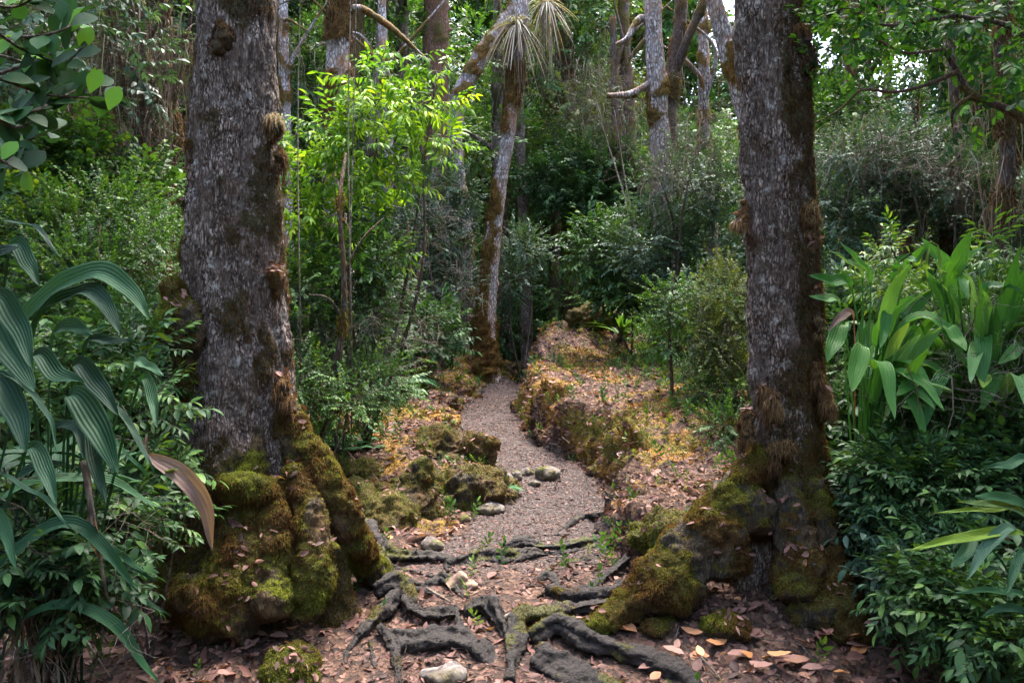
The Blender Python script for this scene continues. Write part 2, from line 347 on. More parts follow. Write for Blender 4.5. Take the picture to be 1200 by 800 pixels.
def piece(nm, mask, label=None):
    f = Fg[mask]; u, inv = np.unique(f.ravel(), return_inverse=True)
    mb = MB(); mb.add(P0[u], inv.reshape(-1, 3), 0, pm[u], ms[u]); o = mb.build(nm, M_floor)
    o.data.normals_split_custom_set_from_vertices(NG[u].astype(np.float32).tolist()); o['kind'] = 'structure'; return o
if (normals(P0, Fg)[:, 2].mean() < 0): Fg = Fg[:, ::-1]; NG = normals(P0, Fg)
piece('ground', ~(ispath | isbank)); piece('path', ispath)
side = cen[:, 0] > itp(cen[:, 1], KX)
piece('earth_bank', isbank & side); piece('earth_bank', isbank & ~side)
def sample(V, Fc, n, w=None):
    A = np.linalg.norm(np.cross(V[Fc[:, 1]]-V[Fc[:, 0]], V[Fc[:, 2]]-V[Fc[:, 0]]), axis=1)
    if w is not None: A = A*np.clip(w[Fc].mean(1), 0, None)
    idx = rng.choice(len(Fc), n, p=A/A.sum()); a, b = rng.random(n), rng.random(n); s = a+b > 1; a[s], b[s] = 1-a[s], 1-b[s]
    T = V[Fc[idx]]; P = T[:, 0]+a[:, None]*(T[:, 1]-T[:, 0])+b[:, None]*(T[:, 2]-T[:, 0])
    Nn = nrm(np.cross(T[:, 1]-T[:, 0], T[:, 2]-T[:, 0])); return P, Nn, idx
def inview(P, m=.12): return (np.abs(P[:, 0]) < (600/F+m)*P[:, 1]+.2)
# ---------------------------------------------------------------- fallen leaves on everything
LT = [leaf_t(1, .42, 3, c, fo, pk, wav=wv) for c, fo, pk, wv in ((.25, .35, .45, .08), (-.3, .5, .5, .12), (.5, -.3, .4, .1), (.1, .2, .55, .08), (-.15, -.5, .45, .15))]
LT.append(leaf_t(1, .6, 3, .2, .4, .5, wav=.12))
def litter(mb, P, Nn, size, tint, lift=.004, tilt=.35):
    n = len(P); a = U(0, 2*math.pi, n); D = np.stack([np.cos(a), np.sin(a), np.zeros(n)], 1); Nn = nrm(Nn+rng.normal(size=(n, 3))*tilt)
    D = nrm(D-Nn*(D*Nn).sum(1)[:, None]); M = frames(D, Nn); P = P+Nn*lift; k = rng.integers(0, len(LT), n)
    for j, T in enumerate(LT):
        q = k == j; scatter(mb, T, P[q], M[q], tint[q], size[q])
dens = np.zeros(len(P0)); vis = inview(P0) & (P0[:, 1] > 3.1) & (P0[:, 1] < 15.5) & (P0[:, 0] > -3.1) & (P0[:, 0] < 3.7)
dd = d.ravel(); dens[vis] = 1
dens *= (1-.45*pm)*(1-.6*np.clip(ms, 0, 1))*np.where(P0[:, 1] < 5, 1.4, 1)*(1-.6*sm(np.abs(dd), hw.ravel()+1.6, hw.ravel()+2.3))*(.55+.8*sm(nz_, -.3, .4))
mb = MB(); P, Nn, ix = sample(P0, Fg, 46000, dens); n = len(P)
pmf = pm[Fg[ix, 0]]; size = rng.lognormal(math.log(.048), .38, n)*(1-.5*pmf); size = np.clip(size, .012, .095)*np.where(P[:, 1] > 6, .9, 1)
tint = np.clip(rng.beta(1.9, 2.2, n)*.74+.02+.10*(P[:, 1] > 5.5)+.22*sm(P[:, 1], 7, 8)*(P[:, 0]-itp(P[:, 1], KX) > itp(P[:, 1], KW)+.15)*sm(nz_[Fg[ix, 0]], -.4, .4)-.1*pmf+(rng.random(n) < .05)*.25, 0, 1)
litter(mb, P, Nn, size, tint)
P, Nn, ix = sample(P0, Fg, 60000, vis*(pm*1.0+.15)); n = len(P)          # crumbs trodden into the path
litter(mb, P, Nn, rng.lognormal(math.log(.019), .35, n), np.clip(rng.beta(1.0, 2.6, n)*.8, 0, 1), .001, .25)
tag(mb.build('leaf_litter', M_litter), 'layer of small dry pinkish brown leaves covering the forest floor and banks', 'leaf litter', kind='stuff')
# ---------------------------------------------------------------- moss on the banks
def fuzz(mb, P, Nn, ln, wd, tint, droop=.5, up=0.0):
    n = len(P); D = nrm(Nn+rng.normal(size=(n, 3))*.55+np.array([0, 0, up])); S = nrm(np.cross(D, rng.normal(size=(n, 3))))*np.asarray(wd)[..., None]/2
    ln = np.asarray(ln)[:, None]; m = P+D*ln*.6; e = P+D*ln+np.array([0, 0, -1.])*ln*droop
    V = np.stack([P-D*.004-S, P-D*.004+S, m+S*.8, m-S*.8, e], 1).reshape(-1, 3)
    Fc = np.array([[0, 1, 2], [0, 2, 3], [3, 2, 4]])[None]+(np.arange(n)*5)[:, None, None]
    mb.add(V, Fc.reshape(-1, 3), 0, np.repeat(np.clip(tint, 0, 1), 5))
mb = MB(); P, Nn, ix = sample(P0, Fg, 110000, vis*np.clip(ms-.36, 0, 1)*(1-pm)); n = len(P)
low = fbm(P*2.2+7, 3); fuzz(mb, P, Nn, rng.uniform(.010, .034, n), rng.uniform(.003, .007, n), .42+.5*low+rng.normal(size=n)*.13, .6, .2)
tag(mb.build('moss_carpet', M_fuzz), 'low olive and orange moss growing over the earth banks beside the path', 'moss', kind='stuff')
LOOSE = []
# ================================================================ remeshed organic masses
def blob(parts, voxel=.014, smooth=6, disp=((6, .03), (22, .012)), aniso=(1, 1, 1)):
    mb = MB()
    for p in parts:
        if p[0] == 't':
            V, Fc, _, _ = tube(p[1], p[2], 28, 14); mb.add(V, Fc)
        else:
            c, r = np.array(p[1]), np.array(p[2]); th = np.linspace(0, math.pi, 14)[:, None]; ph = np.linspace(0, 2*math.pi, 20, endpoint=False)[None]
            V = np.stack([np.sin(th)*np.cos(ph), np.sin(th)*np.sin(ph), np.cos(th)+0*ph], 2).reshape(-1, 3)*r+c; mb.add(V, gridfaces(14, 20, True)[:, ::-1])
    me = mb.mesh('tmp', []); o = bpy.data.objects.new('tmp', me); COL.objects.link(o)
    m = o.modifiers.new('r', 'REMESH'); m.mode = 'VOXEL'; m.voxel_size = voxel
    s = o.modifiers.new('s', 'SMOOTH'); s.iterations = smooth; s.factor = .5
    dg = bpy.context.evaluated_depsgraph_get(); dg.update(); e = o.evaluated_get(dg).to_mesh(); e.calc_loop_triangles()
    V = np.empty(len(e.vertices)*3, np.float32); e.vertices.foreach_get('co', V); V = V.reshape(-1, 3).astype(float)
    Fc = np.empty(len(e.loop_triangles)*3, np.int32); e.loop_triangles.foreach_get('vertices', Fc); Fc = Fc.reshape(-1, 3)
    bpy.data.objects.remove(o, do_unlink=True); bpy.data.meshes.remove(me)
    N = normals(V, Fc); a = np.array(aniso)
    for f, k in disp: V = V+N*(k*fbm(V*f*a+f, 3))[:, None]
    return V, Fc, normals(V, Fc)
def mossy(parent, name, parts, nf=9000, voxel=.014, disp=((5, .025), (14, .022), (40, .008)), tb=.5, ln=(.006, .019), drp=.7, bare=0.0, mats=None, fz=None, mb_f=None, smooth=6):
    """one mossy mass; its fibres go to mb_f"""
    V, Fc, N = blob(parts, voxel, smooth, disp); m = sm(fbm(V*[3.4, 3.4, 3.4]+2, 4)*1.25+.28-bare+.55*N[:, 2], -.1, .3)
    mb = MB(); mb.add(V, Fc, 0, .5, m); mb.build(name, mats or M_mossy, parent)
    if nf:
        nf = int(nf*1.5); P, Nn, ix = sample(V, Fc, nf, m*m+.005); n = len(P); low = fbm(P*3+4, 3)
        LOOSE.append((V, Fc, N)); fuzz(mb_f, P, Nn, rng.uniform(*ln, n)*(.55+.9*sm(fbm(P*7+1, 2), -.3, .5)), rng.uniform(.0025, .006, n), tb-.06+.52*low+.25*Nn[:, 2]+rng.normal(size=n)*.12, drp)
    return V, Fc, N
def big_trunk(parent, cen, rad, zlo, zhi, lobes, flare, mossf, amp=.010, nth=300):
    zf = np.arange(zlo, 3.75, .0062); zc = np.linspace(3.8, zhi, 60); z = np.concatenate([zf, zc]); th = np.linspace(0, 2*math.pi, nth, endpoint=False)
    cen = np.array(cen); C = np.stack([np.interp(z, cen[:, 2], cen[:, 0]), np.interp(z, cen[:, 2], cen[:, 1])], 1)
    k = np.ones(61)/61; Cs = np.stack([np.convolve(np.pad(C[:, j], 30, 'edge'), k, 'valid') for j in (0, 1)], 1)
    R = np.interp(z, [r[0] for r in rad], [r[1] for r in rad]); R = np.convolve(np.pad(R, 20, 'edge'), np.ones(41)/41, 'valid')
    fl = np.interp(z, [f[0] for f in flare], [f[1] for f in flare]); L = sum(a*np.exp(-((np.angle(np.exp(1j*(th-t)))/w)**2)) for t, w, a in lobes)
    r = R[:, None]*(1+.05*np.cos(3*th+1)[None]+.04*np.cos(5*th+z[:, None]*.8))+fl[:, None]*L[None]
    V = np.stack([Cs[:, 0, None]+r*np.cos(th), Cs[:, 1, None]+r*np.sin(th), z[:, None]+0*th[None]], 2).reshape(-1, 3)
    Fc = gridfaces(len(z), nth, True); N = normals(V, Fc)
    lowf = fbm(V*[3, 3, 1.6], 3); fis = fbm(V*[34, 34, 7]+3, 4, 2.1, .65); fis2 = fbm(V*[11, 11, 3.2]+31, 3)
    m = np.clip(mossf(V, N), 0, 1); d_ = .026*lowf+.012*fbm(V*[7, 7, 4]+60, 2)+amp*(np.minimum(fis, .25)*1.5-.3*np.abs(fis2))
    V = V+N*(1.5*d_*(1-.5*m)+m*m*(.016+.026*fbm(V*9, 3)))[:, None]
    mb = MB(); mb.add(V, Fc, 0, .5, m); mb.build('trunk', M_bark, parent)
    return V, Fc, normals(V, Fc), m
def canopy(parent, c0, clumps, n, T, mats, limb=True, rad=.07, mat_l=None):
    for q in clumps:
        if limb:
            mid = (np.array(c0)*.5+np.array(q[:3])*.5)+rng.normal(size=3)*.25; mb = MB(); bark_tube(mb, [c0, mid, q[:3]], [rad, rad*.65, rad*.25], 24, 8, .15, .3); mb.build('limb', mat_l or M_bark2, parent)
    mb = MB(); fol(mb, clumps, n, T); mb.build('crown', mats, parent)
def fol(mb, clumps, n, T, up=.1, out=.9, jit=.55, bias=.45, sc_=(.75, 1.2), tint=.0, tl=None):
    cl = np.array([list(c)+[c[3]]*(6-len(c)) for c in clumps], float); vol = cl[:, 3]*cl[:, 4]*cl[:, 5]; k = rng.choice(len(cl), n, p=vol/vol.sum())
    d = nrm(rng.normal(size=(n, 3))); r = rng.random(n)**bias; P = cl[k, :3]+d*r[:, None]*cl[k, 3:6]
    D = nrm(d*out+rng.normal(size=(n, 3))*jit+np.array([0, 0, up])); M = frames(D, roll=rng.normal(size=n)*.35); S = U(*sc_, n); which = rng.integers(0, len(T), n)
    tn = rng.normal(size=n)*.17+.42+tint+.2*fbm(P*1.7, 3)
    for j, t in enumerate(T):
        q = which == j; scatter(mb, t, P[q], M[q], tn[q], S[q], 0)
K = 4
T_small = [twig_t(.24, 14, .042, .02) for _ in range(K)]
T_smallfine = [twig_t(.20, 16, .028, .013, thick=.002) for _ in range(K)]
T_lance = [twig_t(.30, 10, .11, .026, 50, .45, .35, .4, 3, tv=.3) for _ in range(K)]
T_oval = [twig_t(.26, 9, .075, .045, 60, .2, .2, .55, 3) for _ in range(K)]
T_mid = [twig_t(.30, 11, .08, .032, 55, .3, .25) for _ in range(K)]
T_far = [twig_t(.42, 12, .11, .05, 60, .3, .2, seg=1, thick=.006) for _ in range(K)]
T_glossy = [twig_t(.24, 10, .085, .024, 50, .15, .25, .45, 3) for _ in range(K)]
T_needle = [twig_t(.26, 22, .045, .007, 50, .3, .2, seg=1) for _ in range(K)]
# ================================================================ the two big framing trees
def P3(L): return [W(*p) for p in L]
sL = 4.7/F; LX = lambda px: (px-600)*sL; LZ = lambda py: CAMZ-(py-400)*sL
left = thing('mossy_tree', 'thick grey tree left of the path with mossy foot and moss bulge on its trunk', 'tree', (LX(285), 4.7, hgt(LX(285), 4.7)))
def mossL(V, N):
    z = V[:, 2]; px = V[:, 0]/V[:, 1]*F+600; patch = fbm(V*[3.2, 3.2, 2.2]+12, 4)
    m = sm(patch, -.02, .5)*.7
    m = np.maximum(m, sm(-N[:, 0]+.7*patch, .5, 1.1)*.7*sm(z, 3.6, 1.6))
    m = np.maximum(m, sm(LZ(560)-z+.4*patch+.42*N[:, 0], -.12, .30)*.85); return m
VL = big_trunk(left, [(LX(290), 4.7, -.3), (LX(288), 4.7, LZ(620)), (LX(280), 4.7, LZ(520)), (LX(276), 4.7, LZ(400)), (LX(275), 4.7, LZ(300)), (LX(278), 4.7, LZ(100)), (LX(280), 4.7, LZ(0)), (LX(284), 4.72, 8)],
    [(-.3, .40), (LZ(620), .36), (LZ(540), .34), (LZ(450), .315), (LZ(380), .295), (LZ(300), .27), (LZ(150), .24), (LZ(0), .225), (8, .17)], -.3, 8,
    [(-.35, .32, .30), (-1.75, .35, .22), (-2.9, .3, .10), (.9, .4, .3), (2.2, .3, .3)], [(-.3, 1.2), (LZ(640), .9), (LZ(560), .42), (LZ(480), .1), (LZ(420), 0), (9, 0)], mossL)
fz = MB()
P, Nn, ix = sample(VL[0], VL[1], 52000, VL[3]*(1.2-sm(VL[0][:, 2], .6, 2.2)*.6)*(VL[0][:, 2] < 3.8)*(VL[2][:, 1] < .35)); n = len(P)
hz = sm(P[:, 2], .4, 1.4); fuzz(fz, P, Nn, rng.uniform(.007, .022, n), rng.uniform(.002, .005, n), .42-.2*hz+.3*fbm(P*3+4, 3)+rng.normal(size=n)*.12, .9)
mossy(left, 'moss_bulge', [('e', W(214, 385, 4.46), (.14, .16, .19)), ('e', W(206, 425, 4.46), (.11, .15, .16)), ('e', W(208, 345, 4.5), (.08, .12, .10)), ('e', W(232, 450, 4.55), (.12, .14, .16))], 18000, .012, tb=.56, mb_f=fz)
mossy(left, 'moss_clump', [('e', W(226, 282, 4.6), (.045, .09, .06)), ('e', W(222, 300, 4.62), (.04, .08, .09))], 2500, .010, ((9, .02), (25, .01)), .35, mb_f=fz)
mossy(left, 'moss_clump', [('e', W(229, 174, 4.6), (.05, .07, .05)), ('e', W(233, 195, 4.62), (.035, .07, .07))], 2500, .010, ((9, .02), (25, .01)), .3, mb_f=fz)
mossy(left, 'moss_clump', [('e', W(324, 330, 4.55), (.03, .07, .10))], 1600, .010, ((9, .015), (25, .01)), .22, mb_f=fz)
mossy(left, 'root', [('t', P3([(322, 440, 4.62), (345, 510, 4.56), (372, 560, 4.52), (398, 605, 4.55), (420, 650, 4.75)])+[G(450, 672, -.03)], [.05, .10, .13, .14, .12, .06])], 20000, tb=.36, mb_f=fz)
mossy(left, 'root', [('t', P3([(300, 500, 4.5), (292, 590, 4.36), (285, 650, 4.25), (268, 705, 4.12), (255, 752, 4.0)]), [.06, .12, .19, .20, .12]), ('e', W(292, 572, 4.30), (.17, .12, .08)), ('e', W(245, 700, 4.1), (.2, .2, .14)), ('t', P3([(330, 560, 4.38), (318, 640, 4.25), (312, 705, 4.12)]), [.05, .13, .10]), ('e', W(318, 700, 4.12), (.14, .16, .12))], 34000, tb=.46, mb_f=fz, disp=((3.5, .03), (11, .026), (38, .009)))
mossy(left, 'root', [('t', P3([(345, 545, 4.42), (365, 620, 4.3), (368, 680, 4.2), (350, 725, 4.15)]), [.06, .10, .11, .06])], 12000, tb=.42, mb_f=fz, bare=.15)
mossy(left, 'root', [('t', P3([(238, 580, 4.6), (225, 640, 4.45), (210, 700, 4.35), (196, 745, 4.25)]), [.08, .10, .12, .08])], 9000, tb=.36, mb_f=fz)
def rroot(parent, lines, nf=0, voxel=.008, lift=.08, bare=.75, disp=((3.5, .024), (10, .013), (28, .008), (70, .003))):
    parts = []
    for pts, rads in lines:
        Q = []
        for (p, r) in zip(pts, np.interp(np.linspace(0, 1, len(pts)), np.linspace(0, 1, len(rads)), rads)):
            g = G(p[0], p[1]) if len(p) < 4 else W(p[0], p[1], p[3]); g[2] += r*lift+(p[2] if len(p) > 2 else 0); Q.append(g)
        Q = spline(Q, 14); rr_ = np.interp(np.linspace(0, 1, 14), np.linspace(0, 1, len(rads))*.86, rads) if False else np.interp(np.linspace(0, 1, 14), np.linspace(0, 1, len(rads)), rads)*.86*(1+.25*pn(np.stack([np.arange(14)*.45+U(0, 50), np.zeros(14), np.zeros(14)], 1))); T_ = nrm(np.gradient(Q, axis=0)); S_ = nrm(np.cross(T_, [0, 0, 1.])); ph = U(0, 6.28)
        parts.append(('t', Q, rr_*.62))
        for j in range(4):
            an = ph+j*1.57+np.linspace(0, U(-1.6, 1.6), 14); o_ = (S_*np.cos(an)[:, None]+np.cross(S_, T_)*np.sin(an)[:, None])*(rr_*U(.42, .75))[:, None]
            parts.append(('t', Q+o_, rr_*U(.26, .42)))
    V, Fc, N = blob(parts, voxel, 2, disp); rg = fbm(V*[9, 9, 9]+5, 2); V = V+N*(-.004*np.abs(rg))[:, None]
    m = sm(fbm(V*4+2, 3)+.2-bare+.3*N[:, 2], -.1, .3); mb = MB(); mb.add(V, Fc, 0, .5, m); mb.build('root', M_root, parent)
    if nf:
        P, Nn, ix = sample(V, Fc, nf, m+.01); n = len(P); fuzz(fz, P, Nn, rng.uniform(.006, .018, n), rng.uniform(.002, .005, n), .45+.3*fbm(P*3, 2)+rng.normal(size=n)*.12, .6)
rroot(left, [([(390, 625, .14), (425, 650, .10), (442, 680, .03), (450, 700)], [.12, .12, .08, .04]), ([(430, 652, .05), (462, 667), (490, 672), (520, 680)], [.06, .04, .03, .015]), ([(436, 665, .04), (465, 676), (485, 685), (505, 692)], [.055, .04, .03, .015]), ([(436, 690, .02), (475, 692), (505, 697), (522, 704)], [.05, .04, .035, .02]), ([(500, 690), (520, 683, .02), (545, 702)], [.03, .05, .025])], 900)
rroot(left, [([(440, 645, .05), (458, 652), (478, 657), (507, 657), (540, 660)], [.09, .075, .07, .07, .045]), ([(525, 664), (545, 660), (567, 655), (592, 659), (622, 653), (660, 650), (700, 641)], [.04, .07, .075, .07, .06, .045, .02]), ([(524, 655), (524, 672)], [.03, .015])], 500)
rroot(left, [([(588, 643), (612, 640), (645, 645), (684, 641), (705, 632)], [.03, .05, .06, .05, .02]), ([(604, 636), (642, 628), (668, 627)], [.02, .03, .015]), ([(655, 622), (670, 614), (690, 607), (722, 604), (740, 610)], [.02, .035, .045, .045, .02])])
rroot(left, [([(440, 708, .06), (464, 702, .08), (478, 713, .07), (490, 728, .05), (520, 732, .04), (537, 726, .05)], [.06, .07, .06, .055, .05, .04]), ([(530, 720, .04), (536, 738, .05), (540, 756, .0)], [.03, .035, .02]), ([(545, 724, .03), (570, 720, .05), (590, 742, .03), (603, 762, .0)], [.05, .08, .06, .03]),
             ([(455, 752, -.02), (490, 758, -.01), (525, 756, -.01), (556, 762, -.02), (584, 782, -.03)], [.08, .10, .11, .09, .05]), ([(464, 710, .06), (436, 738, .04), (413, 760, .01), (400, 778, -.01)], [.06, .05, .038, .018]), ([(445, 742, .03), (462, 768, .02), (466, 802, .0), (464, 830, -.02)], [.035, .036, .033, .02]), ([(432, 752, .01), (442, 796, -.01)], [.026, .016])], 900)
P, Nn = None, None
fb = MB()
for q_ in ((321, 150, 4.58, .045, .08), (225, 232, 4.62, .04, .09), (262, 40, 4.48, .06, .07), (330, 455, 4.5, .05, .10), ):
    mossy(left, 'moss_clump', [('e', W(*q_[:3]), (q_[3]*U(.45, .9), q_[3]*1.1, q_[4]*U(.7, 1.2))), ('e', W(q_[0]+U(-12, 12), q_[1]+U(10, 34), q_[2]), (q_[3]*U(.3, .7), q_[3], q_[4]*U(.4, 1)))], 1500, .010, ((9, .03), (25, .015)), U(.25, .7), (.01, .04), 1.1, mb_f=fb)
fb.build('moss', M_brownfuzz, left)
tag_f = fz.build('moss', M_fuzz, left)
canopy(left, (LX(284), 4.7, 6.6), [(-1.9, 4.4, 8.2, 2.0, 2.2, 1.1), (-3.6, 3.0, 7.6, 1.5, 1.6, .9), (-.9, 2.6, 7.9, 1.6, 1.6, .9), (-2.6, 6.0, 7.9, 1.4, 1.4, .9), (-1.6, .6, 7.8, 1.6, 1.6, .9), (-3.0, 1.4, 7.2, 1.5, 1.3, .8)], 1500, T_far, [G_dark, M_twig])

sR = 4.8/F; RX = lambda px: (px-600)*sR; RZ = lambda py: CAMZ-(py-400)*sR
right = thing('mossy_tree', 'straight grey and brown tree right of the path rising from a dark mossy hollow', 'tree', (RX(918), 4.8, hgt(RX(918), 4.8)))
def mossR(V, N):
    z = V[:, 2]; patch = fbm(V*[3.4, 3.4, 2.0]+52, 4); side_ = N[:, 0]
    m = sm(side_+.9*patch, -.25, .55)*.8
    m = np.maximum(m, sm(RZ(480)-z+.35*patch+.3*side_, -.2, .3)*.9*(1-.8*sm(RZ(610)-z, 0, .15)*(side_ < .25))); return m
VR = big_trunk(right, [(RX(922), 4.85, -.3), (RX(920), 4.82, RZ(650)), (RX(918), 4.8, RZ(600)), (RX(920), 4.8, RZ(500)), (RX(916), 4.8, RZ(400)), (RX(914), 4.8, RZ(300)), (RX(908), 4.8, RZ(200)), (RX(903), 4.8, RZ(100)), (RX(896), 4.8, RZ(0)), (RX(880), 4.8, 8)],
    [(-.3, .27), (RZ(650), .245), (RZ(580), .212), (RZ(500), .204), (RZ(400), .200), (RZ(300), .198), (RZ(200), .195), (RZ(100), .182), (RZ(0), .168), (8, .13)], -.3, 8,
    [(-.3, .3, .2), (-2.7, .35, .3), (.8, .4, .3), (2.2, .3, .3)], [(-.3, .8), (RZ(650), .4), (RZ(590), .15), (RZ(520), .03), (RZ(480), 0), (9, 0)], mossR)
fz = MB(); wt = (VR[0][:, 2] < 3.8)*(VR[2][:, 1] < .35)
P, Nn, ix = sample(VR[0], VR[1], 46000, VR[3]*wt*(1.2-sm(VR[0][:, 2], .6, 1.8)*.5)); n = len(P)
hz = sm(P[:, 2], .7, 1.6); fuzz(fz, P, Nn, rng.uniform(.008, .024, n), rng.uniform(.002, .005, n), .44-.30*hz+.25*fbm(P*3+4, 3)+rng.normal(size=n)*.12, .9)
mossy(right, 'root', [('t', P3([(895, 530, 4.68), (874, 560, 4.62), (845, 600, 4.58), (815, 640, 4.52), (778, 682, 4.42), (735, 712, 4.38), (690, 742, 4.25)]), [.06, .10, .14, .17, .16, .12, .07]), ('e', W(838, 622, 4.5), (.2, .15, .12)), ('e', W(870, 598, 4.56), (.17, .15, .14)), ('e', W(842, 655, 4.5), (.17, .15, .14)), ('e', W(800, 640, 4.5), (.15, .15, .12)), ('e', W(790, 690, 4.4), (.16, .15, .13))], 42000, tb=.47, mb_f=fz, disp=((3.5, .03), (11, .026), (38, .009)))
mossy(right, 'root', [('t', P3([(948, 560, 4.66), (960, 620, 4.6), (972, 675, 4.5), (985, 715, 4.35), (1000, 755, 4.2)]), [.08, .09, .12, .14, .08]), ('e', W(960, 715, 4.35), (.17, .14, .11))], 14000, tb=.45, mb_f=fz, bare=.05)
mossy(right, 'root', [('t', P3([(915, 545, 4.66), (926, 600, 4.55), (936, 655, 4.45), (930, 705, 4.32)]), [.05, .10, .13, .10]), ('e', W(912, 610, 4.6), (.09, .12, .10))], 9000, tb=.36, mb_f=fz, bare=.25)
mossy(right, 'root', [('e', W(850, 735, 4.25), (.13, .12, .07)), ('e', W(770, 735, 4.3), (.1, .1, .07))], 9000, tb=.5, mb_f=fz)
rroot(right, [([(745, 712, .06), (705, 722, .05), (680, 722, .04), (643, 731, .05), (608, 740, .07), (602, 762, .03), (598, 800, .0)], [.07, .06, .055, .055, .065, .07, .05]), ([(625, 752, .02), (655, 745, .05), (688, 758, .04), (732, 773, .03), (782, 788, .01), (812, 800, -.01), (850, 822, -.04)], [.06, .08, .10, .10, .09, .08, .06]), ([(628, 775, .0), (670, 790, -.02), (730, 806, -.04)], [.10, .12, .10])], 1400, bare=.68)
rroot(right, [([(735, 668, .07), (705, 684, .02), (676, 695, .0), (656, 690, .0), (645, 679, .02), (630, 681, .01), (615, 690)], [.06, .045, .04, .035, .045, .04, .02]), ([(735, 700, .05), (705, 706, .02), (668, 703, .0), (645, 697, .0), (628, 702)], [.07, .065, .065, .05, .025])], 600, bare=.65)
rroot(right, [([(690, 640), (688, 655), (668, 658), (650, 664), (640, 674)], [.025, .035, .035, .03, .015])], 200, bare=.5)
fb = MB()
for q_ in ((938, 52, 4.68, .05, .10), (950, 255, 4.66, .04, .09), (956, 350, 4.66, .04, .12), (872, 250, 4.7, .03, .06), (900, 470, 4.58, .06, .08), (955, 440, 4.64, .05, .10), (878, 500, 4.62, .06, .07), (915, 530, 4.56, .08, .08)):
    mossy(right, 'moss_clump', [('e', W(*q_[:3]), (q_[3]*U(.45, .9), q_[3]*1.1, q_[4]*U(.7, 1.2))), ('e', W(q_[0]+U(-12, 12), q_[1]+U(10, 34), q_[2]), (q_[3]*U(.3, .7), q_[3], q_[4]*U(.4, 1)))], 1500, .010, ((9, .03), (25, .015)), U(.25, .7), (.01, .04), 1.1, mb_f=fb)
fb.build('moss', M_brownfuzz, right)
fz.build('moss', M_fuzz, right)
canopy(right, (RX(890), 4.8, 6.4), [(1.6, 4.2, 8.0, 1.7, 1.8, 1.0), (3.4, 3.6, 7.4, 1.6, 1.6, .9), (2.2, 1.6, 7.8, 1.7, 1.8, .9), (3.4, 6.2, 7.8, 1.3, 1.4, .9), (3.6, .2, 7.4, 1.5, 1.5, .9), (2.6, 5.6, 8.3, 1.3, 1.3, .7)], 1300, T_far, [G_dark, M_twig])
# ================================================================ trees and shrubs further along
def CL(L): return [tuple(W(c[0], c[1], c[2]))+tuple(c[3:]) for c in L]
def plant(name, label, cat, base, clumps, n, T, mats, nst=3, srad=.012, group=None, stemmat=None, **kw):
    b = np.array([base[0], base[1], hgt(base[0], base[1])-.02]); r = thing(name, label, cat, b, group)
    cl = [c for c in clumps]; pick = cl if len(cl) <= nst else [cl[i] for i in np.linspace(0, len(cl)-1, nst).astype(int)]
    for c in pick:
        e = np.array(c[:3]); mid = b*.45+e*.55+rng.normal(size=3)*.12*np.linalg.norm(e-b)*.5; mb = MB(); bark_tube(mb, [b, mid, e], [srad*1.3, srad, srad*.4], 22, 6, .1, .2)
        mb.build('stem', stemmat or M_twig, r)
    mb = MB(); fol(mb, clumps, n, T, **kw); mb.build('foliage', mats, r); return r
def trunk_thing(name, label, pts, rads, mat, moss=.3, n=90, k=16, amp=.14, group=None, fz_n=2500, fmat=None, clumps=None, nf=0, T=None, lm=None, extra=(), hang=0, cat='tree'):
    P = [W(*p) for p in pts]; b = P[0].copy(); g = hgt(b[0], b[1])
    if b[2] > g: P = [np.array([b[0], b[1], g-.1])]+P; rads = [rads[0]]+list(rads)
    b = np.array([P[0][0], P[0][1], g]); r = thing(name, label, cat, b, group)
    mb = MB(); V, Fc, N, m = bark_tube(mb, P, rads, n, k, amp, moss); mb.build('trunk', mat, r)
    for ex in extra:
        mb = MB(); bark_tube(mb, [W(*p) for p in ex[0]], ex[1], 50, 10, amp, moss); mb.build('limb', mat, r)
    if fz_n:
        mb = MB(); Pq, Nn, ix = sample(V, Fc, fz_n, m+.02); q = rng.normal(size=fz_n)
        fuzz(mb, Pq, Nn, rng.uniform(.015, .05, fz_n), rng.uniform(.006, .012, fz_n), .42+.2*fbm(Pq*3, 2)+q*.14, 1.2); mb.build('moss', fmat or M_fuzz, r)
    if clumps: canopy(r, P[-1], clumps, nf, T or T_far, lm or [G_dark, M_twig], rad=min(rads)*.8)
    if hang: hanging(r, V, hang)
    return r
def hanging(parent, V, n, lmin=.15, lmax=.6, wd=.008, mat=None, P=None):
    """limp grey brown strands"""
    P = V[rng.integers(0, len(V), n)] if P is None else P; n = len(P); L = U(lmin, lmax, n); k = 6; q = np.linspace(0, 1, k)
    wob = rng.normal(size=(n, 1, 3))*.05*q[None, :, None]+np.cumsum(rng.normal(size=(n, k, 3))*.010, 1); C = P[:, None]+wob; C[:, :, 2] -= L[:, None]*q; C[:, 0] = P
    S = nrm(np.stack([rng.normal(size=n), rng.normal(size=n), np.zeros(n)], 1))[:, None]*(wd*U(.3, 1, n)[:, None, None]*(1-q[None, :, None]*.8))/2
    Vv = np.stack([C-S, C+S], 2).reshape(n, k*2, 3); f = []
    for j in range(k-1): a = 2*j; f += [[a, a+1, a+3], [a, a+3, a+2]]
    Fc = np.array(f)[None]+(np.arange(n)*k*2)[:, None, None]; mb = MB(); mb.add(Vv.reshape(-1, 3), Fc.reshape(-1, 3), 0, np.repeat(np.clip(rng.normal(size=n)*.2+.45, 0, 1), 2*k))
    mb.build('hanging_moss', mat or M_dry, parent)
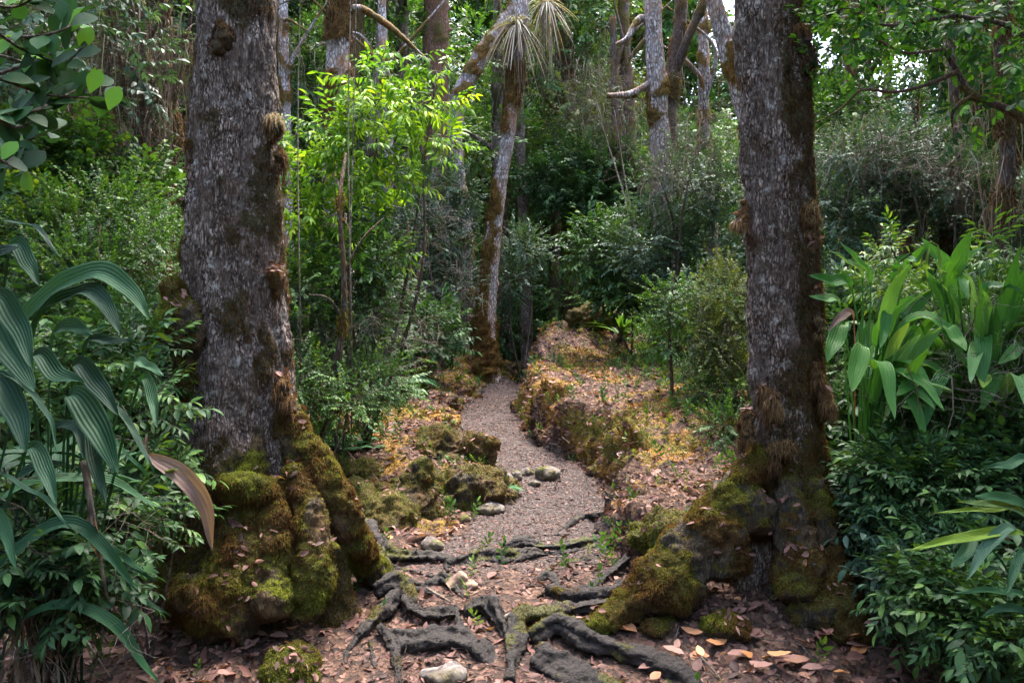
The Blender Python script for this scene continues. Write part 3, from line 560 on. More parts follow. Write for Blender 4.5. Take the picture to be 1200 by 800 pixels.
pale = trunk_thing('leaning_tree', 'slender pale leaning tree with orange moss, standing on the bank where the path ends', [(566, 432, 12.4), (568, 405, 12.4), (571, 350, 12.4), (577, 290, 12.4), (586, 220, 12.4), (595, 160, 12.4), (602, 105, 12.4), (607, 60, 12.4), (612, 10, 12.4), (630, -60, 12.4)],
    [.25, .18, .13, .115, .105, .10, .11, .11, .10, .07], M_bark3, lambda V: np.clip(sm(fbm(V*[3, 3, 1.8]+5, 3)-(V[:, 2]-3.0)*.16+.45*sm(-(V[:, 0]-np.interp(V[:, 2], [1, 3, 5], [-.42, -.25, 0])), -.05, .1), -.05, .35)+sm(V[:, 2], 4.9, 5.3)*(1-sm(V[:, 2], 5.6, 6.0)), 0, 1), 160, 20, .16, fz_n=16000,
    clumps=[(.6, 13.4, 9.4, 1.3, 1.0, .7)], nf=300)
trunk_thing('leaning_tree', 'pale tree curving right behind the lime green shrub toward the pale leaning tree', [(540, 430, 13.4), (545, 300, 13.4), (536, 200, 13.4), (533, 150, 13.4), (541, 108, 13.4), (560, 72, 13.4), (580, 42, 13.4), (602, 10, 13.4), (630, -60, 13.4)], [.13, .12, .12, .13, .14, .13, .12, .11, .08], M_bark3, .35, 120, 16)
trunk_thing('broad_tree', 'thick rusty brown trunk behind the top of the lime green shrub', [(503, 430, 15), (506, 250, 15), (510, 120, 15), (511, 0, 15), (514, -90, 15)], [.30, .26, .25, .24, .22], M_bark4, .12, 120, 18, fz_n=800, clumps=[(-1.6, 15, 10.2, 1.8, 1.8, 1.2)], nf=500)
trunk_thing('mossy_tree', 'straight pale tree with brown moss above, between left big tree and lime shrub', [(404, 440, 9.5), (404, 360, 9.5), (396, 290, 9.5), (391, 220, 9.5), (394, 120, 9.5), (396, 40, 9.5), (400, -60, 9.5)], [.15, .15, .14, .13, .135, .13, .11], M_bark3, lambda V: sm(fbm(V*2.4, 3)+.35*np.sin(V[:, 2]*1.3+1.2), .05, .3), 120, 16, fz_n=6000, fmat=M_brownfuzz, hang=120,
    extra=[([(396, 20, 9.5), (420, 10, 9.5), (455, 30, 9.5), (500, 70, 9.5)], [.05, .04, .03, .015])])
trunk_thing('slim_tree', 'slim dark trunk in the hollow at the very end of the path', [(618, 462, 15.5), (617, 380, 15.5), (616, 300, 15.5), (612, 220, 15.5), (606, 60, 15.5)], [.13, .12, .11, .10, .07], M_bark, .1, fz_n=300)
trunk_thing('slim_tree', 'dark tree with a broad dark crown above the right bank', [(690, 400, 14.8), (690, 340, 14.8), (692, 300, 14.8), (698, 250, 14.8)], [.12, .11, .10, .07], M_bark2, .3, fz_n=800, clumps=CL([(655, 215, 14.8, .7, .6, .4), (700, 195, 14.8, .85, .7, .5), (745, 215, 14.8, .62, .6, .45), (690, 235, 14.6, .8, .6, .34), (770, 235, 14.7, .45, .5, .4)]), nf=1700, T=T_mid, lm=[G_dark, M_twig])
trunk_thing('twin_tree', 'pale straight trunk of the close pair seen high above the dark shrubs', [(779, 330, 11), (775, 180, 11), (770, 100, 11), (766, 40, 11), (764, -60, 11)], [.15, .13, .13, .12, .11], M_bark3, .22, 120, 16, fz_n=2500, extra=[([(767, 30, 11), (750, 22, 11), (735, 45, 10.9), (722, 52, 10.9)], [.06, .05, .04, .02]), ([(770, 92, 11), (740, 110, 10.9), (712, 112, 10.8)], [.05, .05, .03])], hang=200)
trunk_thing('twin_tree', 'brown mossy trunk with forking boughs beside the pale straight trunk', [(790, 330, 11.2), (784, 180, 11.2), (786, 110, 11.2), (795, 50, 11.2), (800, -40, 11.2)], [.11, .10, .10, .10, .08], M_bark2, .5, 120, 14, fz_n=3000, extra=[([(789, 90, 11.2), (806, 45, 11), (822, 10, 10.9), (836, -30, 10.8)], [.07, .06, .06, .04]), ([(784, 120, 11.2), (770, 75, 11.3), (760, 30, 11.4)], [.05, .04, .03])], hang=200)
trunk_thing('leaning_tree', 'mossy pale tree leaning left out from behind the top of the right trunk', [(930, 440, 9), (905, 250, 9), (874, 130, 9), (859, 80, 9), (845, 30, 9), (828, -40, 9)], [.16, .14, .12, .11, .10, .08], M_bark3, .4, 120, 14, fz_n=2500, clumps=[(3.0, 9.4, 8.2, 1.2, 1.2, .6)], nf=250)
trunk_thing('forked_tree', 'small rusty trunk forking low left of the pale leaning tree', [(478, 436, 11), (478, 400, 11), (476, 370, 11), (468, 325, 11), (462, 280, 11)], [.06, .055, .05, .04, .02], M_bark4, .1, 60, 10, fz_n=0, extra=[([(477, 375, 11), (486, 340, 11), (496, 300, 11), (500, 270, 11)], [.045, .04, .03, .015]), ([(477, 350, 11), (480, 310, 11), (478, 260, 11)], [.03, .025, .012])])
trunk_thing('sapling', 'thin dark sapling bending up just right of the left big tree', [(360, 505, 6.4), (372, 470, 6.4), (392, 430, 6.4), (402, 380, 6.4), (403, 320, 6.4), (398, 240, 6.4), (405, 180, 6.6)], [.032, .03, .028, .025, .022, .018, .01], M_bark2, .3, 80, 8, fz_n=500, extra=[([(402, 375, 6.4), (385, 350, 6.3), (362, 345, 6.3)], [.014, .01, .006]), ([(403, 320, 6.4), (425, 280, 6.4), (450, 255, 6.5)], [.012, .009, .005])])
trunk_thing('slim_tree', 'dark slender trunk standing right of the dark crowned tree', [(725, 395, 14.5), (722, 300, 14.5), (722, 160, 14.5), (718, 20, 14.5)], [.09, .08, .08, .06], M_bark2, .3, fz_n=300)
trunk_thing('slim_tree', 'slim grey trunk deep in shade left of the pale leaning tree', [(436, 430, 14), (440, 330, 14), (436, 200, 14), (445, 60, 14), (450, -30, 14)], [.12, .11, .10, .09, .08], M_bark, .3, fz_n=300)
trunk_thing('slim_tree', 'faint slim trunk deep in the wood right of the pale leaning tree', [(648, 430, 18), (650, 300, 18), (655, 100, 18), (652, -60, 18)], [.12, .11, .10, .09], M_bark2, .2, fz_n=0)
# snags
def snag(label, pts, rads, mat):
    P = [W(*p) for p in pts]; g = hgt(P[0][0], P[0][1]); P[0][2] = g-.05; r = thing('tree_stump', label, 'stump', (P[0][0], P[0][1], g))
    mb = MB(); V, Fc, C, R = tube(P, rads, 40, 14); N = normals(V, Fc); top = sm(V[:, 2], P[-1][2]-.16, P[-1][2])
    V = V+N*(np.repeat(0, len(V))+rads[0]*.25*fbm(V*[9, 9, 2], 3))[:, None]; V[:, 2] += top*.16*fbm(V*[22, 22, 0]+3, 2)*1.6
    mb.add(V, Fc, 0, .5, sm(fbm(V*4, 2), .2, .5)*.7); mb.build('stump_wood', mat, r)
snag('pale broken stump leaning among the shrubs behind the right bank', [(812, 425, 9), (817, 395, 9), (823, 360, 9)], [.075, .06, .035], M_bark3)
snag('wider grey brown stump just left of the right big tree', [(853, 435, 8.6), (852, 410, 8.6), (850, 382, 8.6)], [.14, .12, .10], M_bark)
# epiphyte on the pale leaning tree
def straps(mb, c, n, L, wd, el=(20, 85), droop=.7, mi=0, k=8, base=.02, tb=.45):
    for j in range(n):
        a = U(0, 2*math.pi); e = math.radians(U(*el)); l = L*U(.6, 1.1); d0 = np.array([math.cos(a)*math.cos(e), math.sin(a)*math.cos(e), math.sin(e)]); q = np.linspace(0, 1, k)[:, None]
        C = np.array(c)+d0*base+d0*l*q+np.array([math.cos(a)*.25*l, math.sin(a)*.25*l, -droop*l])*q**2
        s = nrm(np.cross(nrm(np.gradient(C, axis=0)), [0, 0, 1.])+1e-4); w_ = wd*U(.7, 1.1)*np.sin(np.pi*(q*.9+.08))**.6/2; up = np.array([0, 0, 1.])*w_*.35
        V = np.stack([C-s*w_+up, C, C+s*w_+up], 1).reshape(-1, 3); mb.add(V, gridfaces(k, 3, False), mi, np.clip(tb+rng.normal()*.15, 0, 1))
for lab, pt, nn in (('spiky pale bromeliad with hanging dead leaves high on the pale leaning tree', (606, 30, 12.25), 130), ('smaller pale bromeliad at the top edge right of the larger one', (640, 4, 12.3), 60)):
    c = W(*pt); r = thing('bromeliad', lab, 'bromeliad', c); mb = MB(); straps(mb, c, nn*2//3, .42, .02, (-35, 75), .9, tb=.5); mb.build('leaf_rosette', M_brom, r)
    mb = MB(); straps(mb, c, nn//2, .5, .02, (-30, 20), 1.6, tb=.6); mb.build('dead_leaves', M_dry, r); hanging(r, c+rng.normal(size=(60, 3))*[.09, .09, .12], 60, .5, 1.3, .018)
# ---------------------------------------------------------------- shrubs
lime = plant('lime_shrub', 'tall bright lime green understory shrub between the two big trees', 'shrub', (W(430, 470, 7.6)[0], 7.6),
    CL([(512, 85, 7.5, .16, .18, .05), (478, 66, 7.6, .2, .2, .05), (440, 92, 7.5, .28, .3, .06), (500, 122, 7.5, .26, .3, .05), (450, 132, 7.4, .32, .3, .06), (400, 148, 7.4, .28, .3, .06), (360, 166, 7.4, .26, .3, .07), (425, 178, 7.3, .34, .3, .07), (495, 172, 7.4, .32, .3, .05), (530, 168, 7.5, .18, .2, .05), (380, 208, 7.4, .34, .3, .07), (350, 248, 7.3, .25, .3, .1), (450, 216, 7.4, .3, .3, .06), (410, 258, 7.4, .30, .3, .08), (365, 300, 7.4, .25, .3, .1), (430, 300, 7.4, .25, .3, .08), (345, 350, 7.2, .2, .25, .1)]), 560, [twig_t(.26, 9, .092, .026, 52, .5, .35, .4, 3, tv=.22) for _ in range(5)], [G_lime, M_twig], 7, .014, up=.0, out=.9)
def shr(label, base, clumps, n, T, mat, **kw): return plant('shrub', label, 'shrub', (W(*base)[0], base[2]), CL(clumps), n, T, [mat, M_twig], **kw)
shr('leafy green shrub at the right foot of the lime shrub', (400, 500, 7.2), [(350, 330, 7, .3, .3, .35), (395, 340, 7.2, .35, .3, .3), (430, 300, 7.3, .3, .3, .3), (350, 400, 6.9, .3, .3, .35), (420, 380, 7.3, .3, .3, .3)], 750, T_small, G_mid, srad=.008)
shr('low small leaved shrub on the ground right of the left big tree', (370, 500, 6.3), [(350, 455, 6.2, .25, .25, .25), (400, 470, 6.3, .22, .25, .18), (440, 450, 6.8, .3, .3, .2)], 480, T_smallfine, G_mid, srad=.006)
shr('grey green shrub in shade left of the pale leaning tree', (510, 430, 12.6), [(520, 270, 12.7, .5, .4, .5), (535, 225, 12.8, .4, .3, .4), (490, 330, 12.6, .5, .5, .5), (540, 330, 12.9, .35, .3, .5), (460, 270, 12.5, .5, .5, .5), (500, 220, 12.7, .4, .4, .35)], 1800, T_small, G_grey)
shr('dark green shrub low in shade below the rusty trunk', (450, 430, 10.4), [(450, 390, 10.4, .5, .5, .4), (500, 390, 10.6, .45, .5, .35), (430, 340, 10.6, .5, .5, .5)], 800, T_mid, G_dark)
shr('small grey leaved shrub right of the pale leaning tree', (612, 430, 13), [(615, 290, 13, .4, .4, .35), (600, 330, 13, .3, .4, .3)], 420, T_small, G_grey, nst=2)
shr('dense dark shrub behind the twin trunks', (790, 400, 10.4), [(800, 220, 10.4, .6, .5, .5), (760, 280, 10.3, .55, .5, .5), (830, 300, 10.2, .6, .5, .55), (860, 220, 10.5, .5, .5, .5), (790, 320, 10.2, .5, .5, .4)], 1700, T_small, G_grey)
shr('dark bush left of the twin trunks above the bank', (740, 400, 11.2), [(735, 320, 11.2, .5, .5, .45), (700, 290, 11.4, .4, .5, .35)], 700, T_mid, G_dark)
shr('mid green shrub with small leaves on the right bank', (820, 440, 9.3), [(815, 395, 9.2, .35, .35, .3), (850, 375, 9.1, .35, .35, .3), (780, 380, 9.6, .3, .3, .26), (820, 350, 9.3, .3, .3, .25)], 1000, T_smallfine, G_mid, srad=.007)
shr('yellow green shrub pressed against the left side of the right big tree', (850, 480, 7.4), [(850, 345, 7.4, .24, .3, .26), (845, 400, 7.3, .25, .3, .28), (862, 450, 7.0, .2, .25, .25)], 700, T_smallfine, G_olive, srad=.007)
shr('low leafy bush at the edge of the right bank', (840, 520, 6.9), [(835, 470, 7.2, .18, .22, .14), (850, 500, 6.6, .16, .2, .12), (810, 440, 7.8, .16, .2, .12)], 380, T_smallfine, G_mid, srad=.005)
r = trunk_thing('sapling', 'thin upright sapling with feathery leaves rising from the right bank', [(788, 500, 7.6), (787, 440, 7.6), (784, 380, 7.6), (790, 320, 7.6)], [.02, .018, .014, .008], M_bark2, .2, 50, 8, fz_n=0)
mb = MB(); fol(mb, CL([(785, 350, 7.6, .22, .22, .2), (775, 400, 7.6, .2, .2, .12), (805, 375, 7.6, .2, .2, .12)]), 170, T_small, sc_=(.7, 1)); mb.build('foliage', [G_mid, M_twig], r)
# left, behind the big tree
shr('small leaved green bush low behind the strap leaved plants at left', (90, 420, 5.6), [(60, 280, 5.6, .4, .4, .3), (130, 260, 5.8, .4, .4, .3), (180, 300, 5.5, .3, .3, .3), (100, 330, 5.3, .4, .4, .3)], 1400, T_smallfine, G_mid, srad=.008)
shr('loose leafy shrub at left between the overhanging branch and strap plants', (40, 420, 6.2), [(30, 200, 6.2, .5, .4, .35), (90, 190, 6.4, .4, .4, .35), (170, 230, 6.6, .35, .4, .35), (20, 260, 5.8, .4, .4, .3)], 1100, T_oval, G_mid, srad=.01, sc_=(.5, .85))
shr('dark shrub filling shade under the strap leaved plants at left', (120, 560, 5.2), [(60, 430, 5.2, .5, .4, .4), (150, 440, 5.2, .4, .4, .4), (100, 540, 5.0, .5, .4, .3), (190, 500, 5.3, .3, .3, .3)], 800, T_mid, G_dark)
for i, (x, yb, Y, r0, ln, lab) in enumerate([(165, 380, 7.4, .055, 260, 'mossy twisted trunk hung with moss at the left, nearest the big tree'), (128, 380, 8.2, .05, 240, 'thin brown trunk draped in dry moss at left, between two others'), (200, 380, 7.8, .045, 160, 'narrow mossy stem half hidden by the left big trunk'), (78, 380, 8.8, .06, 200, 'dim brown trunk with lichen tufts near the left edge'), (20, 380, 9.5, .07, 200, 'dark trunk at the far left edge behind the overhanging branch')]):
    pts = [(x+U(-6, 6), yb, Y), (x+U(-10, 10), 260, Y), (x+U(-8, 8), 160, Y), (x+U(-10, 10), 60, Y), (x+U(-12, 12), -60, Y)]
    ex = [([(x, U(40, 200), Y), (x+U(-30, 30), U(0, 120), Y-.2), (x+U(-60, 60), U(-40, 60), Y-.3)], [.022, .018, .008]) for _ in range(4)]
    rr = trunk_thing('moss_hung_tree', lab, pts, [r0, r0*.9, r0*.8, r0*.75, r0*.6], M_bark2, .55, 100, 10, .25, fz_n=3500, fmat=M_brownfuzz, extra=ex)
    hp = np.array([W(x+U(-38, 38), U(20, 300), Y+U(-.4, .3)) for _ in range(ln)]); hanging(rr, None, ln, .15, .7, .016, P=hp)
# right side
shr('dense grey green shrub behind the strap leaved plants at right', (1040, 400, 7.8), [(1000, 210, 7.8, .45, .4, .4), (1050, 190, 8, .5, .4, .4), (1110, 230, 7.8, .5, .4, .35), (980, 260, 7.4, .35, .4, .35), (1170, 250, 7.4, .45, .4, .35)], 1900, T_small, G_grey)
shr('dark shrub deeper at right beneath the sky gap', (1100, 400, 10), [(980, 150, 10, .6, .5, .5), (1060, 210, 9.5, .7, .5, .4), (1160, 200, 9.5, .7, .5, .5), (1210, 120, 10, .7, .5, .6)], 1300, T_mid, G_mid)
for x, Y, r0, lab in ((1176, 6.6, .07, 'mossy brown trunk close to the right edge'), (1118, 7.6, .05, 'thin trunk hung with brown moss at right, below the sky gap'), (1068, 8.6, .07, 'short looking rusty trunk among grey green leaves at right')):
    lo = -60 if x > 1080 else 120
    rr = trunk_thing('moss_hung_tree', lab, [(x, 400, Y), (x-6, 280, Y), (x+4, 180, Y), (x-2, (180+lo)/2, Y), (x+3, lo, Y)], [r0, r0, r0*.9, r0*.8, r0*.6], M_bark2 if x > 1080 else M_bark4, .5, 100, 10, .25, fz_n=3500, fmat=M_brownfuzz)
    hp = np.array([W(x+U(-40, 40), U(20, 260) if x > 1080 else U(170, 280), Y+U(-.3, .3)) for _ in range(160)]); hanging(rr, None, 160, .15, .6, .016, P=hp)

for i, (x, yb, Y, r0, bk, mo, lab) in enumerate([(342, 440, 12.5, .10, M_bark3, .35, 'pale mossy trunk seen between the left big tree and the lime shrub'), (458, 430, 12.8, .08, M_bark3, .4, 'thin pale trunk behind the right part of the lime shrub'), (668, 400, 16.8, .08, M_bark2, .45, 'dim brown trunk in the wood left of the dark crowned tree'), (742, 400, 14.6, .11, M_bark2, .5, 'brown trunk behind the dark bush left of the twin trunks'), (838, 420, 12.2, .09, M_bark3, .4, 'pale mossy trunk just left of the right big tree, further back'), (992, 420, 11.2, .10, M_bark4, .45, 'rusty mossy trunk in the wood right of the right big tree'), (1030, 420, 12.6, .07, M_bark3, .4, 'thin pale trunk standing left of the sky gap'), (1142, 420, 10.2, .08, M_bark3, .5, 'pale lichen covered trunk just right of the sky gap')]):
    sl = U(-14, 14); pts = [(x, yb, Y), (x+sl*.3+U(-4, 4), 300, Y), (x+sl*.6+U(-5, 5), 170, Y), (x+sl, 50, Y), (x+sl*1.2, -70, Y)]
    ex = [([(x+sl*.8, U(60, 190), Y-.05), (x+sl+U(-35, 35), U(20, 110), Y-.2), (x+sl+U(-90, 90), U(-20, 90), Y-.3)], [r0*.4, r0*.3, .01]) for _ in range(3)]
    rr = trunk_thing('moss_hung_tree', lab, pts, [r0*1.1, r0, r0*.9, r0*.85, r0*.7], bk, mo, 110, 12, .2, fz_n=2500, extra=ex)
    hp = np.array([W(x+U(-50, 50), U(20, 230), Y+U(-.3, .3)) for _ in range(110)]); hanging(rr, None, 110, .15, .6, .018, P=hp)
T_gl2 = [twig_t(.19, 12, .052, .016, 55, .2, .25, .45, 2, thick=.002) for _ in range(4)]+[twig_t(.22, 8, .08, .034, 60, .35, .3, .5, 3, thick=.002, tv=.35), twig_t(.15, 9, .035, .018, 65, .2, .2, .5, 2, thick=.002, tv=.3)]
# ================================================================ leaves with strap shaped pleated blades
def strap_leaf(parent, root, pts, wid, nref=(0, -.8, .6), mat=None, tb=.45, pleat=7, edge=None, ns=26, nw=43, pet=.011):
    Q = [np.array(root)]+[np.array(p) for p in pts]; Q.insert(1, Q[0]*.45+Q[1]*.55+np.array([0, 0, .08])); C = spline(Q, ns*2)
    s = np.concatenate([[0], np.cumsum(np.linalg.norm(np.diff(C, axis=0), axis=1))]); i0 = int(np.argmin(np.linalg.norm(C-Q[2], axis=1))); s0 = s[i0]
    ss = np.concatenate([np.linspace(0, s0, 8)[:-1], np.linspace(s0, s[-1], ns)]); C = np.stack([np.interp(ss, s, C[:, j]) for j in range(3)], 1)
    q = np.clip((ss-s0)/(s[-1]-s0), 0, 1); w = wid*np.clip(np.sin(np.pi*np.clip(q, 0, 1)**.72), 0, 1)**.75; w = np.maximum(w, pet*(1-sm(q, .1, 1))); T = nrm(np.gradient(C, axis=0))
    nr = np.array(nref)+rng.normal(size=3)*.12; S = nrm(np.cross(T, nr)+1e-5); S = nrm(S); Nn = np.cross(S, T); u = np.linspace(-1, 1, nw)
    pl = np.cos(u*math.pi*pleat)*.0015*(wid/.1); V = C[:, None]+S[:, None]*(w/2)[:, None, None]*u[None, :, None]+Nn[:, None]*((np.abs(u)**1.3)[None]*w[:, None]*.20+pl[None]*(w/wid)[:, None])[:, :, None]
    V = V+Nn[:, None]*(.006*np.sin(ss*25+rng.random()*6)[:, None, None]*np.abs(u)[None, :, None])
    mb = MB(); t = tb*(.15+.85*sm(q, 0, .05))[:, None]+rng.normal()*.08+.02*np.cos(u*math.pi*pleat)[None]+.1*(q[:, None] > .93)
    mb.add(V.reshape(-1, 3), gridfaces(len(ss), nw, False), 0, np.clip(t+0*q[:, None], 0, 1).ravel()); return mb.build('leaf', mat or G_strap, parent)
def strap_plant(label, base, leaves, Y, extra=0, k=1.0, dt=0.0, m0=None, spread=.5, Lr=(.35, .6), wr=(.06, .11), h=(.45, .9), mat=None, ang=(.3, 2.9), up=0):
    b = np.array([base[0], base[1], hgt(base[0], base[1])]); r = thing('strap_leaved_plant', label, 'plant', b)
    for lf in leaves:
        y = lf[-1].get('Y', Y); pts = [W(px, py, y-(.10*i)) for i, (px, py) in enumerate(lf[0])]; kw = {k: v for k, v in lf[-1].items() if k != 'Y'}
        kw['tb'] = kw.get('tb', .45)+dt; kw.setdefault('mat', m0); strap_leaf(r, b+rng.normal(size=3)*[.04, .04, 0], pts, lf[1]*k, **kw)
    for j in range(extra):
        a = U(*ang); e = np.array([math.cos(a), math.sin(a), 0]); hh = U(*h); l = U(*Lr); p1 = b+e*spread*U(.2, .6)+[0, 0, hh]
        upl = up and rng.random() < .72; p2 = p1+e*l*.5+[0, 0, l*U(-.05, .35)]; p3 = p1+e*l*.95+[0, 0, -l*U(0, .7)]
        if upl: p2 = p1+e*l*.18+[0, 0, l*.45]; p3 = p1+e*l*.5+[0, 0, l*.8]
        strap_leaf(r, b+rng.normal(size=3)*[.05, .05, 0], [p1, p2, p3], U(*wr), nref=(0, -.9, .4) if upl else (0, -.5, 1), mat=mat or m0, tb=U(.3, .85) if up else U(.25, .6), ns=20, nw=43)
    return r
E = dict(nref=(0, -.1, 1)); B = dict()
strap_plant('large dark strap leaved plant arching toward the left big tree', (-1.75, 3.1), [
    ([(20, 398), (100, 322), (150, 338), (178, 378)], .125, dict(tb=.4)), ([(37, 400), (88, 345), (118, 350), (143, 394)], .11, dict(tb=.35)), ([(60, 412), (82, 384), (108, 392)], .09, dict(tb=.6)),
    ([(85, 436), (115, 452), (140, 488)], .09, dict()), ([(80, 470), (113, 498), (138, 556)], .13, dict(tb=.5)), ([(112, 478), (152, 500), (181, 556)], .04, E), ([(150, 440), (172, 430), (192, 440)], .05, dict(tb=.7)),
    ([(163, 452), (180, 470), (184, 502)], .055, dict(tb=.75)), ([(100, 500), (112, 540), (124, 590)], .07, dict(tb=.25)), ([(95, 420), (130, 400), (160, 402)], .05, dict(tb=.2)), ([(60, 520), (88, 500), (100, 540)], .05, dict(tb=.3))], 2.95, 36, ang=(1.3, 2.9), h=(.55, 1.1), wr=(.04, .07), k=.78, dt=-.15)
strap_plant('dark strap leaved plant at the left edge with broad drooping bluish blades', (-1.95, 2.75), [
    ([(-10, 362), (20, 378), (40, 434)], .10, dict(tb=.5)), ([(-25, 375), (12, 412), (42, 460)], .12, dict(tb=.45)), ([(35, 428), (68, 440), (100, 448)], .08, dict(tb=.55)), ([(-5, 455), (32, 458), (58, 490), (66, 528)], .03, E),
    ([(-14, 452), (18, 480), (32, 532)], .11, dict(tb=.5)), ([(30, 532), (54, 552), (66, 592)], .07, dict()), ([(-10, 567), (43, 580), (84, 618)], .03, E), ([(-14, 600), (10, 628), (20, 668)], .06, dict(tb=.7)),
    ([(10, 305), (34, 310), (47, 336)], .07, dict(tb=.6)), ([(-30, 350), (-5, 305), (22, 290)], .13, dict(tb=.15)), ([(-20, 290), (35, 266), (72, 302)], .035, E)], 2.65, 30, ang=(.3, 2.4), h=(.55, 1.15), wr=(.04, .07), k=.78, dt=-.15)
strap_plant('broad leaved plant with upright and bent pale blades just right of the right big tree', (2.1, 4.9), [
    ([(1020, 335), (1002, 305), (984, 283)], .085, dict(tb=.65)), ([(1010, 330), (990, 306), (974, 294)], .06, dict(tb=.85)), ([(998, 340), (972, 330), (948, 322)], .08, dict(tb=.5)), ([(985, 360), (965, 352), (948, 346)], .06, dict(tb=.8)),
    ([(990, 385), (978, 402), (969, 424)], .10, dict(tb=.5)), ([(1012, 408), (1004, 430), (998, 460)], .11, dict(tb=.6)), ([(1042, 365), (1036, 385), (1032, 408)], .07, dict()), ([(1000, 375), (985, 372), (970, 388)], .05, dict(mat=G_brown)),
    ([(1060, 322), (1074, 303), (1088, 284)], .07, dict(tb=.7)), ([(1045, 330), (1050, 310), (1068, 296)], .06, dict(tb=.5))], 4.7, 44, Lr=(.32, .55), h=(.85, 1.35), wr=(.07, .115), ang=(4.6, 7.4), spread=.6, up=1, m0=G_strap2)
strap_plant('tall broad leaved plant with blades pointing up below the sky gap at right', (2.85, 4.85), [
    ([(1112, 340), (1122, 305), (1138, 270)], .10, dict(tb=.55)), ([(1102, 335), (1100, 310), (1098, 288)], .10, dict(tb=.9)), ([(1122, 322), (1138, 302), (1154, 288)], .08, dict(tb=.85)), ([(1088, 330), (1084, 308), (1090, 285)], .05, dict(tb=.8)),
    ([(1130, 340), (1128, 330), (1132, 350)], .07, dict(tb=.8)), ([(1085, 440), (1066, 450), (1050, 464)], .08, dict(tb=.6)), ([(1175, 442), (1160, 455), (1150, 482)], .09, dict(tb=.6)), ([(1198, 410), (1182, 418), (1170, 426)], .07, dict(tb=.8)),
    ([(1110, 390), (1122, 398), (1132, 412)], .08, dict(tb=.6)), ([(1150, 350), (1175, 335), (1200, 345)], .06, dict())], 4.6, 56, Lr=(.32, .55), h=(.85, 1.42), wr=(.07, .115), ang=(3.0, 6.4), spread=.7, up=1, m0=G_strap2)
strap_plant('long narrow leaved plant with yellowish blades reaching in at the lower right edge', (2.35, 3.35), [
    ([(1205, 612), (1170, 592), (1120, 588)], .035, dict(tb=.9)), ([(1205, 602), (1174, 584), (1142, 581)], .05, dict(tb=.7)), ([(1205, 605), (1160, 597), (1090, 601)], .022, dict(tb=1.1)), ([(1205, 630), (1140, 628), (1063, 645)], .045, dict(tb=.98)),
    ([(1195, 622), (1160, 636), (1131, 682)], .05, dict(tb=.75)), ([(1150, 628), (1130, 648), (1114, 665)], .055, dict(tb=.5)), ([(1210, 548), (1180, 545), (1153, 549)], .04, dict(tb=.6)), ([(1205, 702), (1160, 692), (1118, 694)], .03, dict(tb=.6)),
    ([(1205, 650), (1188, 668), (1180, 696)], .04, dict()), ([(1205, 720), (1175, 712), (1150, 722)], .035, dict())], 3.3, 4, wr=(.03, .05))
# withered leaf beside the left big tree, and dead stalks
w_ = thing('withered_leaf', 'withered brown leaf drooping against the mossy foot of the left big tree', 'leaf', W(178, 535, 3.6))
strap_leaf(w_, W(165, 528, 3.65), [W(176, 533, 3.6), W(212, 556, 3.55), W(240, 592, 3.55), W(249, 645, 3.55)], .085, mat=G_brown, pleat=4, tb=.45)
def stick(name, label, cat, pts, rads, mat, group=None, k=6, amp=.15, n=30):
    P = [np.array(p) for p in pts]; r = thing(name, label, cat, P[0], group); mb = MB(); bark_tube(mb, P, rads, n, k, amp, .1); mb.build('stem', mat, r); return r
def pxg(px, py, dz=.01): return G(px, py, dz)
for lab, pts in (('dead brown stalk bent down among the strap leaved plants at lower left', [W(98, 540, 2.9), W(108, 600, 2.9), W(118, 660, 2.95), W(126, 700, 3.0)]),):
    r = stick('dead_stalk', lab, 'stalk', pts, [.012, .010, .008, .004], M_palest); strap_leaf(r, pts[0], [pts[1], pts[1]*.5+pts[2]*.5, pts[2]], .05, mat=G_brown, pleat=2)
stick('fallen_branch', 'thin bare branch lying across the litter in the lower left corner', 'branch', [pxg(5, 690, .12), pxg(60, 712, .05), pxg(85, 740, .06), pxg(130, 800, .02)], [.007, .006, .005, .003], M_palest)
stick('fallen_branch', 'pale stick lying on the leaves at the bottom edge right of centre', 'branch', [pxg(822, 780, .02), pxg(840, 795, .02), pxg(850, 812, .02)], [.006, .006, .005], M_palest)
stick('fallen_branch', 'thin stick leaning on the mossy boulders left of the path', 'branch', [pxg(455, 590, .10), W(485, 545, 6.9), W(500, 535, 6.9)], [.008, .008, .005], M_palest)
stick('fallen_branch', 'short pale stick between the roots beside the tan stone', 'branch', [pxg(500, 700, .05), pxg(528, 712, .03)], [.007, .005], M_palest)
# ---------------------------------------------------------------- broad glossy leaves overhanging at upper left
b = np.array([-2.15, 2.5, hgt(-2.15, 2.5)]); r = thing('glossy_leaf_shrub', 'shrub with broad glossy oval leaves overhanging the upper left corner', 'shrub', b)
mb = MB(); bark_tube(mb, [b, b+[.05, .05, 1.2], b+[.1, -.1, 2.2], b+[.3, -.2, 3.2]], [.03, .025, .02, .01], 40, 8); mb.build('trunk', M_twig, r)
TW = [[(-140, 190), (-60, 60), (60, 40), (95, 16)], [(-140, 200), (-50, 110), (40, 72), (80, 48), (86, 20)], [(-140, 220), (-60, 70), (60, 80), (102, 52)], [(-140, 200), (-40, 95), (60, 112), (138, 116)], [(-140, 210), (-50, 150), (40, 130), (80, 110), (112, 98)], [(-140, 260), (-50, 190), (20, 168), (72, 150)], [(-140, 230), (-40, 130), (20, 150), (66, 118)], [(-140, 100), (-50, 10), (20, 8), (60, -20)], [(-140, 260), (-50, 160), (5, 190), (40, 205)], [(-140, 160), (-40, 40), (30, 60), (70, 75)]]
mbl = MB()
